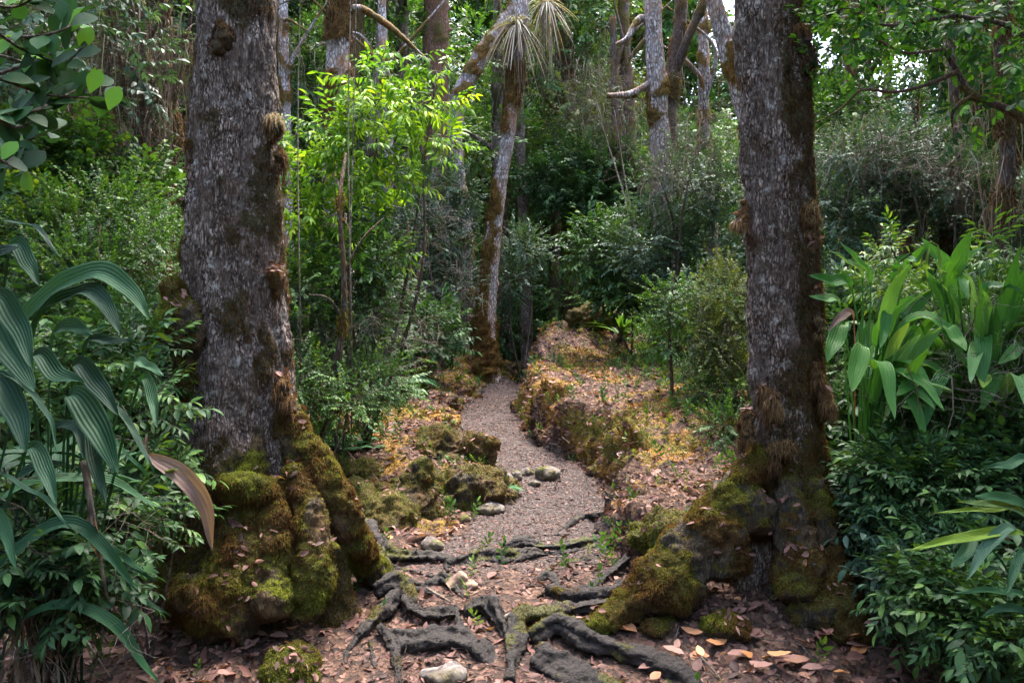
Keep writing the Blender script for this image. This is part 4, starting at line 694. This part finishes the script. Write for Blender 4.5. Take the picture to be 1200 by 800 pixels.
for tw in TW:
    P = [W(p[0], p[1], 2.25+U(-.25, .25)) for p in tw]; mb = MB(); bark_tube(mb, P, [.008, .006, .004, .002], 30, 5, .05, .1); mb.build('branch', M_twig, r); C = spline(P, 60)
    for j in range(16):
        q = .42+.58*(j+.5)/16; p = C[int(q*59)]; tdir = C[min(int(q*59)+1, 59)]-C[int(q*59)-1]; tdir = tdir/np.linalg.norm(tdir)
        d_ = nrm(np.array(tdir)*.7+rng.normal(size=3)*.6+[0, -.1, .15])[None]; nrf = nrm(np.array([U(-.5, .5), -U(0, .9), U(.2, 1)]))[None]
        T = leaf_t(U(.06, .09), U(.04, .055), 5, U(.05, .3), U(.1, .3), .58); tt = .9 if rng.random() < .08 else U(.0, .42)
        scatter(mbl, T, [p], frames(d_, nrf), [tt])
for px, py in ((88, 26), (109, 98), (131, 118), (98, 48)):
    scatter(mbl, leaf_t(.075, .05, 5, .1, .15, .58), [W(px-4, py+12, 2.2)], frames([[.35, 0, .9]], [[.1, -1, .3]]), [.92])
mbl.build('foliage', G_oval, r)
# ---------------------------------------------------------------- crooked branches with leaves at upper right
b = np.array([2.9, 4.6, hgt(2.9, 4.6)]); r = thing('crooked_tree', 'crooked dark branched tree reaching in from the right across the sky gap', 'tree', b)
mb = MB(); bark_tube(mb, [b, b+[.1, 0, 1.3], W(1215, 150, 4.6), W(1230, -60, 4.6)], [.05, .045, .04, .03], 50, 9, .15, .4); mb.build('trunk', M_bark2, r)
for ps, rd in (([(1215, 150), (1180, 128), (1140, 112), (1122, 84), (1104, 58), (1075, 30)], [.03, .024, .02, .016, .012, .005]), ([(1122, 84), (1090, 98), (1050, 108), (1010, 106), (985, 128), (952, 146)], [.014, .012, .010, .008, .006, .003]), ([(1104, 58), (1060, 62), (1020, 45), (975, 52)], [.010, .008, .006, .003]), ([(1218, 60), (1180, 30), (1120, 18), (1060, 0)], [.02, .016, .012, .006]), ([(1140, 112), (1118, 128), (1116, 150)], [.012, .01, .004]), ([(1120, 18), (1040, 30), (1000, 10), (950, 20)], [.01, .008, .006, .003])):
    mb = MB(); bark_tube(mb, [W(x, y, 4.5+.05*i) for i, (x, y) in enumerate(ps)], rd, 50, 7, .15, .3); mb.build('branch', M_bark2, r)
mb = MB(); fol(mb, CL([(975, 30, 4.6, .16, .2, .12), (1000, 60, 4.6, .14, .2, .1), (1030, 40, 4.6, .16, .2, .12), (1070, 20, 4.7, .18, .2, .12), (1100, 45, 4.6, .16, .2, .12), (1150, 30, 4.6, .2, .25, .16), (1190, 70, 4.6, .16, .2, .2), (955, 80, 4.6, .12, .15, .1), (1010, 5, 4.6, .2, .2, .1), (1160, 100, 4.7, .14, .15, .1), (1150, 135, 4.6, .2, .2, .06)]), 200, [twig_t(.18, 8, .062, .027, 60, .5, .2, .5, 3, thick=.002, tv=.3) for _ in range(4)], tint=.08); mb.build('foliage', [G_oval, M_twig], r)
# ---------------------------------------------------------------- dense low shrubs at right, then left
def lowp(label, base, clumps, n, T, mat, **kw): return plant('leafy_bush', label, 'bush', (W(*base)[0], base[2]), CL(clumps), n, T, [mat, M_twig], srad=.006, **kw)
lowp('dark glossy bush right of the right trunk, under its broad leaved neighbour', (985, 560, 5.2), [(995, 490, 5.3, .16, .2, .16), (1030, 530, 5.2, .22, .22, .18), (990, 570, 5.2, .14, .2, .16)], 900, T_gl2, G_dark, tint=.1)
lowp('dense dark bush with small shiny leaves in the middle of the right thicket', (1080, 600, 4.6), [(1060, 560, 4.6, .25, .25, .17), (1110, 530, 4.8, .28, .25, .18), (1090, 580, 4.4, .25, .25, .16)], 1200, T_gl2, G_dark, tint=.1)
lowp('dark leafy bush against the right edge above the narrow leaved plant', (1190, 580, 4.6), [(1180, 520, 4.6, .28, .3, .2), (1205, 480, 4.8, .25, .3, .16), (1160, 560, 4.4, .2, .2, .15)], 1000, T_gl2, G_dark, tint=.1)
lowp('grey green bush on the ground just right of the mossy foot of the right tree', (1020, 690, 4.2), [(1025, 610, 4.6, .13, .2, .14), (1065, 640, 4.3, .16, .2, .13), (1060, 700, 4.1, .12, .15, .10)], 450, T_gl2, G_grey)
lowp('dark low bush near the lower right corner', (1130, 740, 3.8), [(1100, 700, 3.8, .2, .2, .13), (1150, 720, 3.6, .2, .2, .13), (1190, 760, 3.4, .2, .2, .12), (1110, 660, 4.0, .2, .2, .1)], 800, T_gl2, G_dark, tint=.1)
lowp('bright green leafy bush standing in front of the upright broad blades', (1060, 500, 4.9), [(1042, 300, 5.3, .10, .15, .14), (1060, 345, 5.3, .14, .2, .12), (1100, 370, 5.2, .14, .2, .10), (1030, 340, 5.3, .1, .2, .1), (1085, 410, 5.1, .14, .2, .10)], 170, T_lance, G_mid, tint=.28, sc_=(.4, .7))
lowp('bright bush with pointed light green leaves near the right edge', (1170, 500, 4.8), [(1170, 300, 4.9, .14, .2, .10), (1192, 335, 4.9, .14, .2, .12), (1160, 370, 4.9, .14, .2, .08), (1190, 400, 4.8, .14, .2, .08)], 150, T_lance, G_mid, tint=.28, sc_=(.4, .7))
lowp('small leaved bush between the right trunk and the pale bent blade', (975, 450, 5.6), [(975, 440, 5.7, .15, .2, .14), (972, 500, 5.6, .12, .2, .14)], 240, T_smallfine, G_mid, tint=.08)
lowp('dark bush in the shade right behind the broad leaved plants', (1100, 460, 6.2), [(1000, 400, 6.2, .35, .3, .35), (1080, 400, 6.2, .4, .3, .4), (1160, 400, 6.2, .4, .3, .4), (1080, 480, 6.0, .5, .3, .3)], 1100, T_mid, G_dark)
lowp('dark low leaves under the strap leaved plants at lower left', (80, 660, 3.2), [(60, 600, 3.3, .25, .2, .12), (130, 620, 3.5, .2, .2, .12), (170, 590, 3.8, .2, .2, .16), (30, 640, 3.0, .15, .15, .1)], 260, T_gl2, G_dark, tint=.1)
lowp('dim green leaves in the gap between strap leaved plants and left big tree', (175, 560, 3.9), [(170, 480, 4.0, .16, .2, .2), (185, 530, 4.0, .12, .2, .16), (150, 420, 4.2, .2, .2, .2), (60, 470, 3.9, .3, .2, .3)], 500, T_gl2, G_dark, tint=.1)
# ---------------------------------------------------------------- ferns, rosettes, seedlings
def fern_mesh(mb, c, nf, L, tb=.5):
    for j in range(nf):
        a = U(0, 6.28); n = 22; q = np.linspace(.12, 1, n); l = L*U(.7, 1.1); d = np.array([math.cos(a), math.sin(a), 0]); P = np.array(c)+d*(q*l)[:, None]*.8+np.array([0, 0, 1.])*(l*(.75*q-.72*q*q))[:, None]
        S = np.cross(d, [0, 0, 1.]); pl = l*.26*np.sin(np.pi*q**.8)**.8+.004; T = leaf_t(1, .26, 1, .15, .1)
        for sgn in (1, -1): scatter(mb, T, P, frames(np.tile(S*sgn+d*.35+[0, 0, -.12], (n, 1))), np.full(n, tb+U(-.15, .15)), pl)
def fern(label, c, nf, L, group=None):
    r = thing('fern', label, 'fern', c, group); mb = MB(); fern_mesh(mb, c, nf, L); mb.build('fronds', G_fern, r); return r
fern('bluish fern clump in the shade left of the pale leaning tree', np.array([W(452, 420, 10)[0], 10, hgt(W(452, 420, 10)[0], 10)]), 16, .9)
fern('small green fern at the foot of the boulders beside the path stones', G(590, 578, .02), 12, .22)
fern('small fern on the litter near the lower left corner', G(100, 735, .02), 8, .18); fern('tiny fern just left of the mossy foot of the left big tree', G(165, 700, .02), 8, .16)
fern('pale little fern by the thin branch at the bottom left', G(40, 770, .02), 8, .16)
for i in range(16): fern('fine green fern in the patch on the ground left of the path', G(405+U(-28, 45), 520+U(-14, 14), .0), 10, U(.14, .24), 'ferns in the green patch left of the path')
c = G(727, 402, .02); c = np.array([W(727, 385, 12.2)[0], 12.2, hgt(W(727, 385, 12.2)[0], 12.2)]); r = thing('rosette_plant', 'bright green spiky rosette on top of the right bank', 'plant', c)
mb = MB(); straps(mb, c+[0, 0, .12], 34, .62, .06, (25, 85), .35, tb=.75); mb.build('leaf_rosette', G_mid, r)
c = G(400, 660, .02)
def seedl(P, s): 
    n = len(P); D = nrm(rng.normal(size=(n, 3))*.35+[0, 0, 1]); M = frames(D, rng.normal(size=(n, 3))); w_ = rng.integers(0, 4, n)
    for j in range(4): q = w_ == j; scatter(mb, SD[j], P[q]-[0, 0, .01], M[q], np.clip(.5+rng.normal(size=q.sum())*.2, 0, 1), s[q])
SD = [twig_t(.12, 7, .045, .018, 60, .1, .2, thick=.0015) for _ in range(4)]; mb = MB()
wt = vis*(1-pm)*(.05+np.clip(fbm(P0*[1.2, 1.2, 1]+77, 2), 0, 1)*.5+.9*sm(np.abs(dd), hw.ravel()+.9, hw.ravel()+2.0)); wt[P0[:, 1] < 4.6] *= .25
P, Nn, ix = sample(P0, Fg, 6500, wt); seedl(P, U(.5, 1.4, len(P))); tag(mb.build('seedlings', [G_mid, M_twig]), 'scattered low green seedlings sprouting through the leaf litter', 'seedlings', kind='stuff')
mb = MB(); n = 14000; x = U(-13, 13, n); y = U(6, 26, n); P = np.stack([x, y, hraw(x, y, False)], 1); q = (np.abs(x-itp(y, KX)) > 2.6) | (y > 16.5); P = P[q]; seedl(P, U(1.5, 4, len(P)))
tag(mb.build('undergrowth', [G_dark, M_twig]), 'knee high dark green undergrowth covering the ground deeper in the wood', 'undergrowth', kind='stuff')
# ---------------------------------------------------------------- boulders and stones
def boulder(name, label, cat, c, r, moss=.3, nf=3000, mat=None, vox=.012, group=None, disp=((3.2, .10), (9, .04), (28, .014), (70, .004)), extra=(), tb=.55):
    c = np.array(c, float); mat = mat or (M_mossy if name == 'mossy_boulder' else M_rock); o = thing(name, label, cat, c, group); V, Fc, N = blob([('e', c, r)]+[('e', c+np.array(e[0]), e[1]) for e in extra], vox, 2, disp)
    m = sm(fbm(V*5+2, 3)*.8+moss+.4*N[:, 2]-.3, -.2, .25); mb = MB(); mb.add(V, Fc, 0, .5, m); mb.build('rock', mat or M_rock, o)
    if nf:
        mb = MB(); P, Nn, ix = sample(V, Fc, nf, m+.02); fuzz(mb, P, Nn, rng.uniform(.008, .022, nf), rng.uniform(.0025, .006, nf), tb+.3*fbm(P*3, 2)+rng.normal(size=nf)*.12, .6); mb.build('moss', M_fuzz, o); LOOSE.append((V, Fc, N))
    return o
boulder('mossy_boulder', 'rounded mossy boulder at the bottom edge left of the roots', 'boulder', G(346, 790, .01), (.17, .15, .11), .45, 6000, vox=.008, disp=((5, .05), (14, .02), (30, .008)), tb=.5)
boulder('mossy_boulder', 'dome shaped mossy boulder topmost of the heap left of the path', 'boulder', G(530, 530, .0), (.42, .34, .20), .35, 9000, tb=.42)
boulder('mossy_boulder', 'largest mossy boulder of the heap, touching the path stones', 'boulder', G(556, 588, .02), (.36, .26, .25), .25, 9000, extra=[((-.34, .08, .0), (.26, .24, .22)), ((.1, .3, .0), (.3, .25, .2))], tb=.5)
boulder('mossy_boulder', 'steep dark mossy boulder in the middle of the heap', 'boulder', G(492, 598, .12), (.2, .18, .27), .4, 6000, tb=.45, extra=[((-.2, .1, -.02), (.22, .2, .17))])
boulder('mossy_boulder', 'bright green mossy boulder nearest the foot of the left big tree', 'boulder', G(440, 608, .0), (.30, .22, .16), .55, 8000, tb=.68, extra=[((-.18, .25, .05), (.2, .2, .16))])
boulder('mossy_boulder', 'yellow mossed boulder behind the foot of the left big tree', 'boulder', G(415, 562, .04), (.24, .26, .15), .75, 5000, tb=.85)
boulder('mossy_boulder', 'blocky orange mossed boulder on the far top of the right bank', 'boulder', [W(697, 400, 12.8)[0], 12.8, hgt(W(697, 400, 12.8)[0], 12.8)+.02], (.42, .3, .22), .8, 8000, vox=.02, tb=.42, extra=[((.45, .1, -.02), (.25, .25, .2))])
boulder('mossy_boulder', 'pale green mossed boulder on the bank just above the right mossy root', 'boulder', G(775, 640, .03), (.22, .26, .13), .7, 6000, tb=.8)
for lab, px, py, rr_, mo in (('smooth grey brown stone, largest on the path', 642, 560, (.125, .09, .07), -.3), ('small round stone just left of the largest path stone', 618, 556, (.06, .05, .04), -.3), ('flat small stone at the front left of the largest path stone', 627, 568, (.06, .05, .03), -.3), ('dark little stone beside the largest mossy boulder', 604, 562, (.06, .05, .05), 0), ('rounded stone between the mossy heap and the path', 592, 568, (.09, .08, .07), -.1), ('low grey stone embedded in litter below the small fern', 575, 600, (.12, .08, .05), -.2), ('half buried stone left of the crossing roots', 508, 642, (.08, .06, .04), -.2), ('small stone behind the crossing roots', 545, 612, (.06, .05, .035), -.2), ('pale stone in the litter at the very bottom', 520, 796, (.12, .08, .04), -.3), ('grey stone between the foreground roots', 610, 728, (.09, .06, .035), -.1)):
    boulder('stone', lab, 'stone', G(px, py, rr_[2]*.4), rr_, mo, 0, vox=.006 if rr_[0] < .08 else .009, disp=((9, .02), (30, .004)))
c = G(540, 690, .045); o = thing('stone', 'pointed tan stone between the crossing roots', 'stone', c); V, Fc, N = blob([('t', [c-[.05, 0, .05], c+[.02, 0, .03]], [.07, .03]), ('e', c+[.05, 0, -.03], (.06, .05, .03))], .006, 1, ((12, .012),))
M_tan = bark_mat('tan_stone', (.42, .30, .20), (.32, .22, .15), (.18, .12, .09), (.1, .1, .03), (.2, .13, .09), .1, 1, 8); mb = MB(); mb.add(V, Fc, 0, .5, 0); mb.build('rock', M_tan, o)
# ---------------------------------------------------------------- loose leaves on the masses, big single leaves
mb = MB()
for V, Fc, N in LOOSE:
    wt = np.clip(N[:, 2], 0, 1)**1.5*sm(fbm(V*4+9, 2), -.2, .5)
    if wt.sum() < 1: continue
    a = len(V); k = int(min(130, 20+a/260)); P, Nn, ix = sample(V, Fc, k, wt); litter(mb, P, Nn, U(.03, .06, k), rng.beta(2, 2, k)*.8+.1, .014, .35)
tag(mb.build('leaf_litter', M_litter), 'stray dry leaves caught on the mossy boulders and roots', 'leaf litter', kind='stuff')
def bigleaf(px, py, L, col, label, grp):
    c = G(px, py, .022); T = leaf_t(L, L*U(.42, .52), 8, U(-.25, .25), U(-.3, .45), .5, wav=.07); mb = MB(); a = U(0, 6.28); g = [0, -.25+U(-.2, .2), 1]
    scatter(mb, T, [c+[0, 0, U(.0, .015)]], frames([[math.cos(a), math.sin(a)*.8, U(-.05, .12)]], [[U(-.3, .3), -.3, 1]]), [col]); o = mb.build('fallen_leaf', M_litter); tag(o, label, 'leaf', grp)
for i in range(34): bigleaf(U(735, 1040), U(742, 800), U(.09, .15), rng.choice([.5, .6, .7, .8, .84, .84, .4]), 'large curled dry leaf lying on the litter in front of the right big tree', 'large fallen leaves in front of the right tree')
for i in range(22): bigleaf(U(30, 330), U(728, 800), U(.07, .12), rng.choice([.4, .5, .6, .7, .45]), 'large dry leaf lying on the litter in front of the left big tree', 'large fallen leaves in front of the left tree')

# ---------------------------------------------------------------- bare twiggy shrubs
def bare_t():
    out = []
    def br(p, d, l, r, lev):
        n = 4; pts = [p]; dd_ = d
        for _ in range(n): dd_ = nrm(dd_+rng.normal(size=3)*.22); pts.append(pts[-1]+dd_*l/n)
        V, Fc, _, _ = tube(pts, [r, r*.5], 5, 3, False); out.append((V, Fc, np.full(len(Fc), 0), np.full(len(V), .5)))
        if lev:
            for j in (1, 2, 3, 4): br(pts[j], nrm(dd_+rng.normal(size=3)*.8), l*.55, r*.55, lev-1)
    br(np.zeros(3), np.array([0, 1., 0]), .42, .0035, 2); return joinT(out)
TB = [bare_t() for _ in range(5)]
def bare(label, base, clumps, n, mat=None, leaves=0, lichen=60):
    b_ = W(*base); b_ = np.array([b_[0], b_[1], hgt(b_[0], b_[1])]); r = thing('bare_shrub', label, 'shrub', b_); cl = CL(clumps)
    for c in cl[:5]:
        mb = MB(); e = np.array(c[:3]); bark_tube(mb, [b_, b_*.4+e*.6+rng.normal(size=3)*.1, e], [.02, .014, .006], 24, 5, .1, .3); mb.build('stem', M_twig, r)
    mb = MB(); fol(mb, cl, n, TB, sc_=(.6, 1.2), up=.0, out=.4, jit=.8); mb.build('twigs', mat or M_palest, r)
    if leaves: mb = MB(); fol(mb, cl, leaves, T_smallfine); mb.build('foliage', [G_grey, M_twig], r)
    hanging(r, None, lichen, .1, .4, .02, P=np.array([np.array(cl[i % len(cl)][:3])+rng.normal(size=3)*cl[i % len(cl)][3]*.5 for i in range(lichen)]))
bare('tangle of bare brown twigs hung with lichen behind the upper left branch', (110, 400, 6.8), [(100, 60, 6.8, .4, .4, .4), (160, 120, 6.9, .35, .3, .5), (70, 150, 6.8, .4, .3, .3), (190, 40, 7, .3, .3, .3), (140, 200, 6.7, .4, .3, .25), (40, 60, 7, .4, .3, .4)], 300, M_twig, 120, 260)
bare('tangle of pale bare twigs beneath the crooked branches at right', (1080, 400, 7.2), [(1000, 180, 7.2, .4, .3, .2), (1060, 180, 7.2, .4, .3, .2), (1120, 210, 7.2, .35, .3, .2)], 90, M_palest, 420, 90)
bare('thin grey leafless shrub in shade just left of the pale leaning tree', (520, 430, 11.6), [(500, 270, 11.6, .5, .4, .5), (540, 330, 11.7, .4, .4, .4), (460, 330, 11.5, .45, .4, .4)], 90, M_palest, 260, 40)
bare('thin twiggy shrub between the left big tree and the lime shrub', (360, 480, 7.0), [(350, 400, 7, .25, .3, .4), (390, 420, 7, .25, .3, .3), (420, 400, 7.2, .3, .3, .3), (440, 350, 7.3, .3, .3, .3)], 150, M_palest, 60, 30)
bare('twiggy thin shrub half hidden behind the top of the right bank', (790, 420, 10), [(770, 200, 10, .4, .4, .4), (820, 160, 10, .4, .4, .4), (720, 130, 11.8, .5, .4, .4), (690, 100, 12, .5, .4, .3)], 200, M_twig, 60, 160)
bare('pale dead stems standing in the thicket near the right edge', (1150, 560, 4.7), [(1130, 420, 4.7, .2, .2, .3), (1160, 480, 4.6, .15, .2, .3), (1090, 450, 4.7, .2, .2, .2)], 36, M_palest, 20, 10)
for i, (x0, x1, Y) in enumerate(((412, 408, 6.5), (408, 414, 6.8), (352, 349, 6.1))): stick('thin_liana', ['thin pale straight stem right of the dark sapling', 'thin pale stem crossing the straight one beside the dark sapling', 'thin pale stem close against the left big trunk'][i], 'liana', [G(x0, 510), W(x0, 400, Y), W(x1, 150, Y), W(x1+5, -80, Y)], [.007, .006, .005, .004], M_palest, n=60)
lowp('small dark leaves around the stalk bases at the far lower left', (40, 720, 2.9), [(30, 650, 3.0, .2, .15, .1), (100, 670, 3.1, .16, .15, .09), (70, 700, 3.0, .15, .12, .07)], 190, T_gl2, G_dark)
bare('grey lichen covered twigs at the bottom left corner', (30, 760, 3.0), [(20, 690, 3.1, .12, .1, .14), (60, 660, 3.1, .1, .1, .12), (30, 760, 3.0, .12, .1, .06)], 26, M_palest, 0, 90)

mb = MB(); P, Nn, ix = sample(P0, Fg, 5200, dens+vis*.15); n = len(P); a = U(0, 6.28, n); Tw = []
for _ in range(5):
    c_ = np.cumsum(np.vstack([[0, 0, 0], rng.normal(size=(5, 3))*[.12, .0, .03]+[0, .2, 0]]), 0); V_, F_, _, _ = tube(c_, [.012, .008], 7, 3, False); Tw.append((V_, F_, np.zeros(len(F_), int), np.full(len(V_), .5)))
M = frames(np.stack([np.cos(a), np.sin(a), U(-.05, .1, n)], 1), nrm(Nn+rng.normal(size=(n, 3))*.2)); S_ = rng.lognormal(math.log(.11), .45, n); wh = rng.integers(0, 5, n)
for j in range(5): q = wh == j; scatter(mb, Tw[j], P[q]+Nn[q]*.008, M[q], np.full(q.sum(), .5), S_[q])
tag(mb.build('twig_litter', M_twig), 'small dead twigs strewn through the leaf litter', 'twigs', kind='stuff')
# ================================================================ trees deeper in the wood (four kinds, copied)
def bgtree(name, label, cat, group, mat, T, seed_cl, n, bark, r0=.12, H=8.5, fuzzn=800):
    r = thing(name, label, cat, (0, 0, 0), group); mb = MB(); V, Fc, N, m = bark_tube(mb, [(0, 0, -.3), (U(-.2, .2), 0, 2.5), (U(-.3, .3), U(-.2, .2), 5.5), (U(-.4, .4), 0, H)], [r0*1.3, r0, r0*.85, r0*.4], 70, 10, .15, .4); mb.build('trunk', bark, r)
    for c in seed_cl[:5]:
        mb = MB(); z0 = max(c[2]-.8, 1.5); bark_tube(mb, [(0, 0, z0), (c[0]*.5, c[1]*.5, z0+.5), c[:3]], [r0*.4, r0*.3, .012], 18, 6, .15, .3); mb.build('limb', bark, r)
    mb = MB(); fol(mb, seed_cl, n, T); mb.build('crown', mat, r)
    hanging(r, None, 220, .2, .9, .02, P=np.array([np.array(seed_cl[i % len(seed_cl)][:3])+rng.normal(size=3)*[.8, .8, .3] for i in range(220)])); return r
def cl_rand(n, R, z0, z1, rr=(.6, 1.1), fl=.6):
    out = []
    for _ in range(n): a = U(0, 6.28); q = R*math.sqrt(U(.02, 1)); k = U(*rr); out.append((math.cos(a)*q, math.sin(a)*q, U(z0, z1), k, k, k*fl))
    return out
protos = [bgtree('evergreen_tree', 'dense dark evergreen tree standing in the shaded wood beyond the banks', 'tree', 'dark evergreens in the wood behind', [G_dark, M_twig], T_far, cl_rand(13, 1.5, 1.6, 8.2), 1500, M_bark2),
          bgtree('wild_tree', 'loose mid green tree standing in the wood beyond the banks', 'tree', 'mid green trees in the wood behind', [G_mid, M_twig], T_far, cl_rand(12, 1.6, 2.0, 8.6), 1150, M_bark, .14),
          bgtree('grey_leaf_tree', 'grey green small leaved tree standing in the wood beyond the banks', 'tree', 'grey green trees in the wood behind', [G_grey, M_twig], T_mid, cl_rand(12, 1.4, 1.2, 7.6), 1700, M_bark3, .09),
          bgtree('olive_tree_thicket', 'olive green feathery tree standing in the wood beyond the banks', 'tree', 'olive green trees in the wood behind', [G_olive, M_twig], T_mid, cl_rand(12, 1.5, 2.6, 9.0), 1700, M_bark4, .12)]
protos[3].name = 'feathery_tree'
spots = []
for Y, xr, st in ((14.5, 12, 2.3), (17, 15, 2.4), (20, 17, 2.7), (23.5, 20, 3.1)):
    for x in np.arange(-xr, xr+.1, st):
        xx = x+U(-.7, .7); yy = Y+U(-.8, .8); px = xx/yy*F+600
        if Y < 16 and 560 < px < 800: continue
        spots.append((xx, yy))
for x in (-6.2, -8.4, 6.6, 8.8, -10.5, 11): spots += [(x, 9.5+U(-1, 1)), (x*1.05, 12.2+U(-1, 1))]
for x, y in ((-4.5, 6.6), (-5.5, 3.2), (5.6, 5.4), (6, 2.2), (-6, -2), (6.5, -3), (-3, -7), (4, -8)): spots.append((x, y))
used = [0]*4
for i, (x, y) in enumerate(spots):
    k = int(rng.choice(4, p=[.36, .26, .18, .20])); o = protos[k]; px = x/max(y, .1)*F+600; sc_k = U(.85, 1.2)
    if y > 6 and 930 < px < 1190: sc_k = (1.5+.262*y-hgt(x, y))/8.9
    if y > 6 and 800 < px <= 930: sc_k = min(sc_k, (1.5+.30*y-hgt(x, y))/8.9)
    if used[k] == 0 and sc_k < .8: sc_k = .8
    if used[k]: dup(o, (x, y, hgt(x, y)), U(0, 6.28), sc_k)
    else: o.location = (x, y, hgt(x, y))
    used[k] += 1
# low undergrowth bushes behind, copied
def lowbush(name, label, group, mat, T, n):
    r = thing(name, label, 'bush', (0, 0, 0), group); cl = cl_rand(6, .55, .25, .95, (.3, .5), .8)
    for c in cl[:3]:
        mb = MB(); bark_tube(mb, [(0, 0, -.05), (c[0]*.4, c[1]*.4, c[2]*.6), c[:3]], [.012, .01, .004], 14, 5, .1, .2); mb.build('stem', M_twig, r)
    mb = MB(); fol(mb, cl, n, T); mb.build('foliage', mat, r); return r
LB = [lowbush('bush', 'dark low bush on the shaded ground beyond the banks', 'dark low bushes beyond the banks', [G_dark, M_twig], T_mid, 480), lowbush('bush', 'green small leaved bush on the ground beyond the banks', 'green low bushes beyond the banks', [G_mid, M_twig], T_small, 520), lowbush('bush', 'grey green bush on the ground beyond the banks', 'grey green low bushes beyond the banks', [G_grey, M_twig], T_small, 520)]
ub = [0]*3
for Y, n, xr in ((6.2, 9, 5), (8, 12, 7), (9.8, 14, 8.5), (11.6, 16, 10), (13.6, 20, 11), (16, 20, 13)):
    for x in np.linspace(-xr, xr, n):
        xx = x+U(-.4, .4); yy = Y+U(-.6, .6); dc_ = xx-float(itp(yy, KX)); lim = 2.3 if dc_ > 0 else 1.9
        if Y > 13: lim = 1.0
        if abs(dc_) < lim+float(itp(yy, KW))*.4 or (yy < 7 and abs(xx) < 2.9): continue
        k = int(rng.integers(0, 3)); o = LB[k]
        if ub[k]: dup(o, (xx, yy, hgt(xx, yy)), U(0, 6.28), U(.7, 1.35))
        else: o.location = (xx, yy, hgt(xx, yy))
        ub[k] += 1
for x, y in ((.5, 17.4), (1.4, 16.9), (-.5, 16.4), (2.6, 16.4), (0, 19), (1.2, 19), (2.4, 18.6), (-1.2, 18), (3.4, 18), (.6, 20.5), (1.9, 20.5), (3, 20.4), (-1, 20.6)): dup(LB[0], (x, y, hgt(x, y)), U(0, 6), U(.8, 1.1))
# far wood
mb = MB(); nf_, nb_ = 44000, 9000
a = np.concatenate([math.pi/2+U(-.72, .72, nf_), math.pi/2+U(.72, 2*math.pi-.72, nb_)]); n = nf_+nb_; front = np.arange(n) < nf_
R = np.where(front, U(23, 33, n), U(9, 15, n)); x = R*np.cos(a); y = R*np.sin(a)+1; hg = hraw(x, y, False); z = hg+U(0, 1, n)*np.where(front, 15.5-hg*.5, 8.5)
P = np.stack([x, y, z], 1); keep = (fbm(P*.35+3, 3)+.6 > 0) | (z < 6); yy = np.maximum(y, .1); px = x/yy*F+600; py = 400-(z-CAMZ)/yy*F
gap = front & ((((px-1060)/55)**2+((py-90)/36)**2 < 1) | (((px-850)/26)**2+((py-10)/75)**2 < 1) | (((px-975)/45)**2+((py-55)/22)**2 < 1)); P = P[keep & ~gap]; n = len(P)
D = nrm(rng.normal(size=(n, 3))+[0, 0, .2]); T_w = [twig_t(.9, 14, .27, .13, 60, .3, .2, seg=1, thick=.012) for _ in range(4)]; wh = rng.integers(0, 4, n); M = frames(D); tn = .45+.3*fbm(P*.4, 3)+rng.normal(size=n)*.1
for j in range(4): q = wh == j; scatter(mb, T_w[j], P[q], M[q], tn[q], U(.6, 1.2, q.sum()))
tag(mb.build('forest', [G_mid, M_twig]), 'far mass of green forest foliage closing the view all around', 'forest', kind='stuff')
EXPO = 3.4
# ================================================================ camera, sky, sun
cd = bpy.data.cameras.new('camera'); cam = bpy.data.objects.new('camera', cd); COL.objects.link(cam)
cam.location = (0, 0, CAMZ); cam.rotation_euler = (math.pi/2, 0, 0); cd.sensor_width = 36; cd.lens = F/1200*36; cd.clip_end = 500; cd.clip_start = .05
sc.camera = cam
w = bpy.data.worlds.new('World'); sc.world = w; w.use_nodes = True; nt = w.node_tree
bg = nt.nodes['Background']; sky = nt.nodes.new('ShaderNodeTexSky'); sky.sky_type = 'NISHITA'; sky.sun_disc = False
EL, AZ = math.radians(72), math.radians(28)
sky.sun_elevation = EL; sky.sun_rotation = AZ; sky.air_density = 1.3; sky.dust_density = 4.0
nt.links.new(sky.outputs[0], bg.inputs[0]); bg.inputs[1].default_value = .15
sd = bpy.data.lights.new('sun', 'SUN'); sd.energy = 1.4; sd.angle = math.radians(26); sd.color = (1, .95, .88)
so = bpy.data.objects.new('sun', sd); COL.objects.link(so)
from mathutils import Vector
dirv = Vector((math.sin(AZ)*math.cos(EL), math.cos(AZ)*math.cos(EL), math.sin(EL)))
so.rotation_euler = dirv.to_track_quat('Z', 'Y').to_euler(); so.location = (3, 6, 14)
sc.view_settings.view_transform = 'Standard'; sc.view_settings.look = 'None'; sc.view_settings.exposure = EXPO; sc.view_settings.gamma = 1
sc.render.engine = 'CYCLES'; c = sc.cycles; c.use_denoising = True; c.max_bounces = 8; c.diffuse_bounces = 3; c.glossy_bounces = 2; c.transmission_bounces = 4; c.transparent_max_bounces = 4
c.sample_clamp_indirect = 6; c.caustics_reflective = False; c.caustics_refractive = False
sc.render.use_persistent_data = False
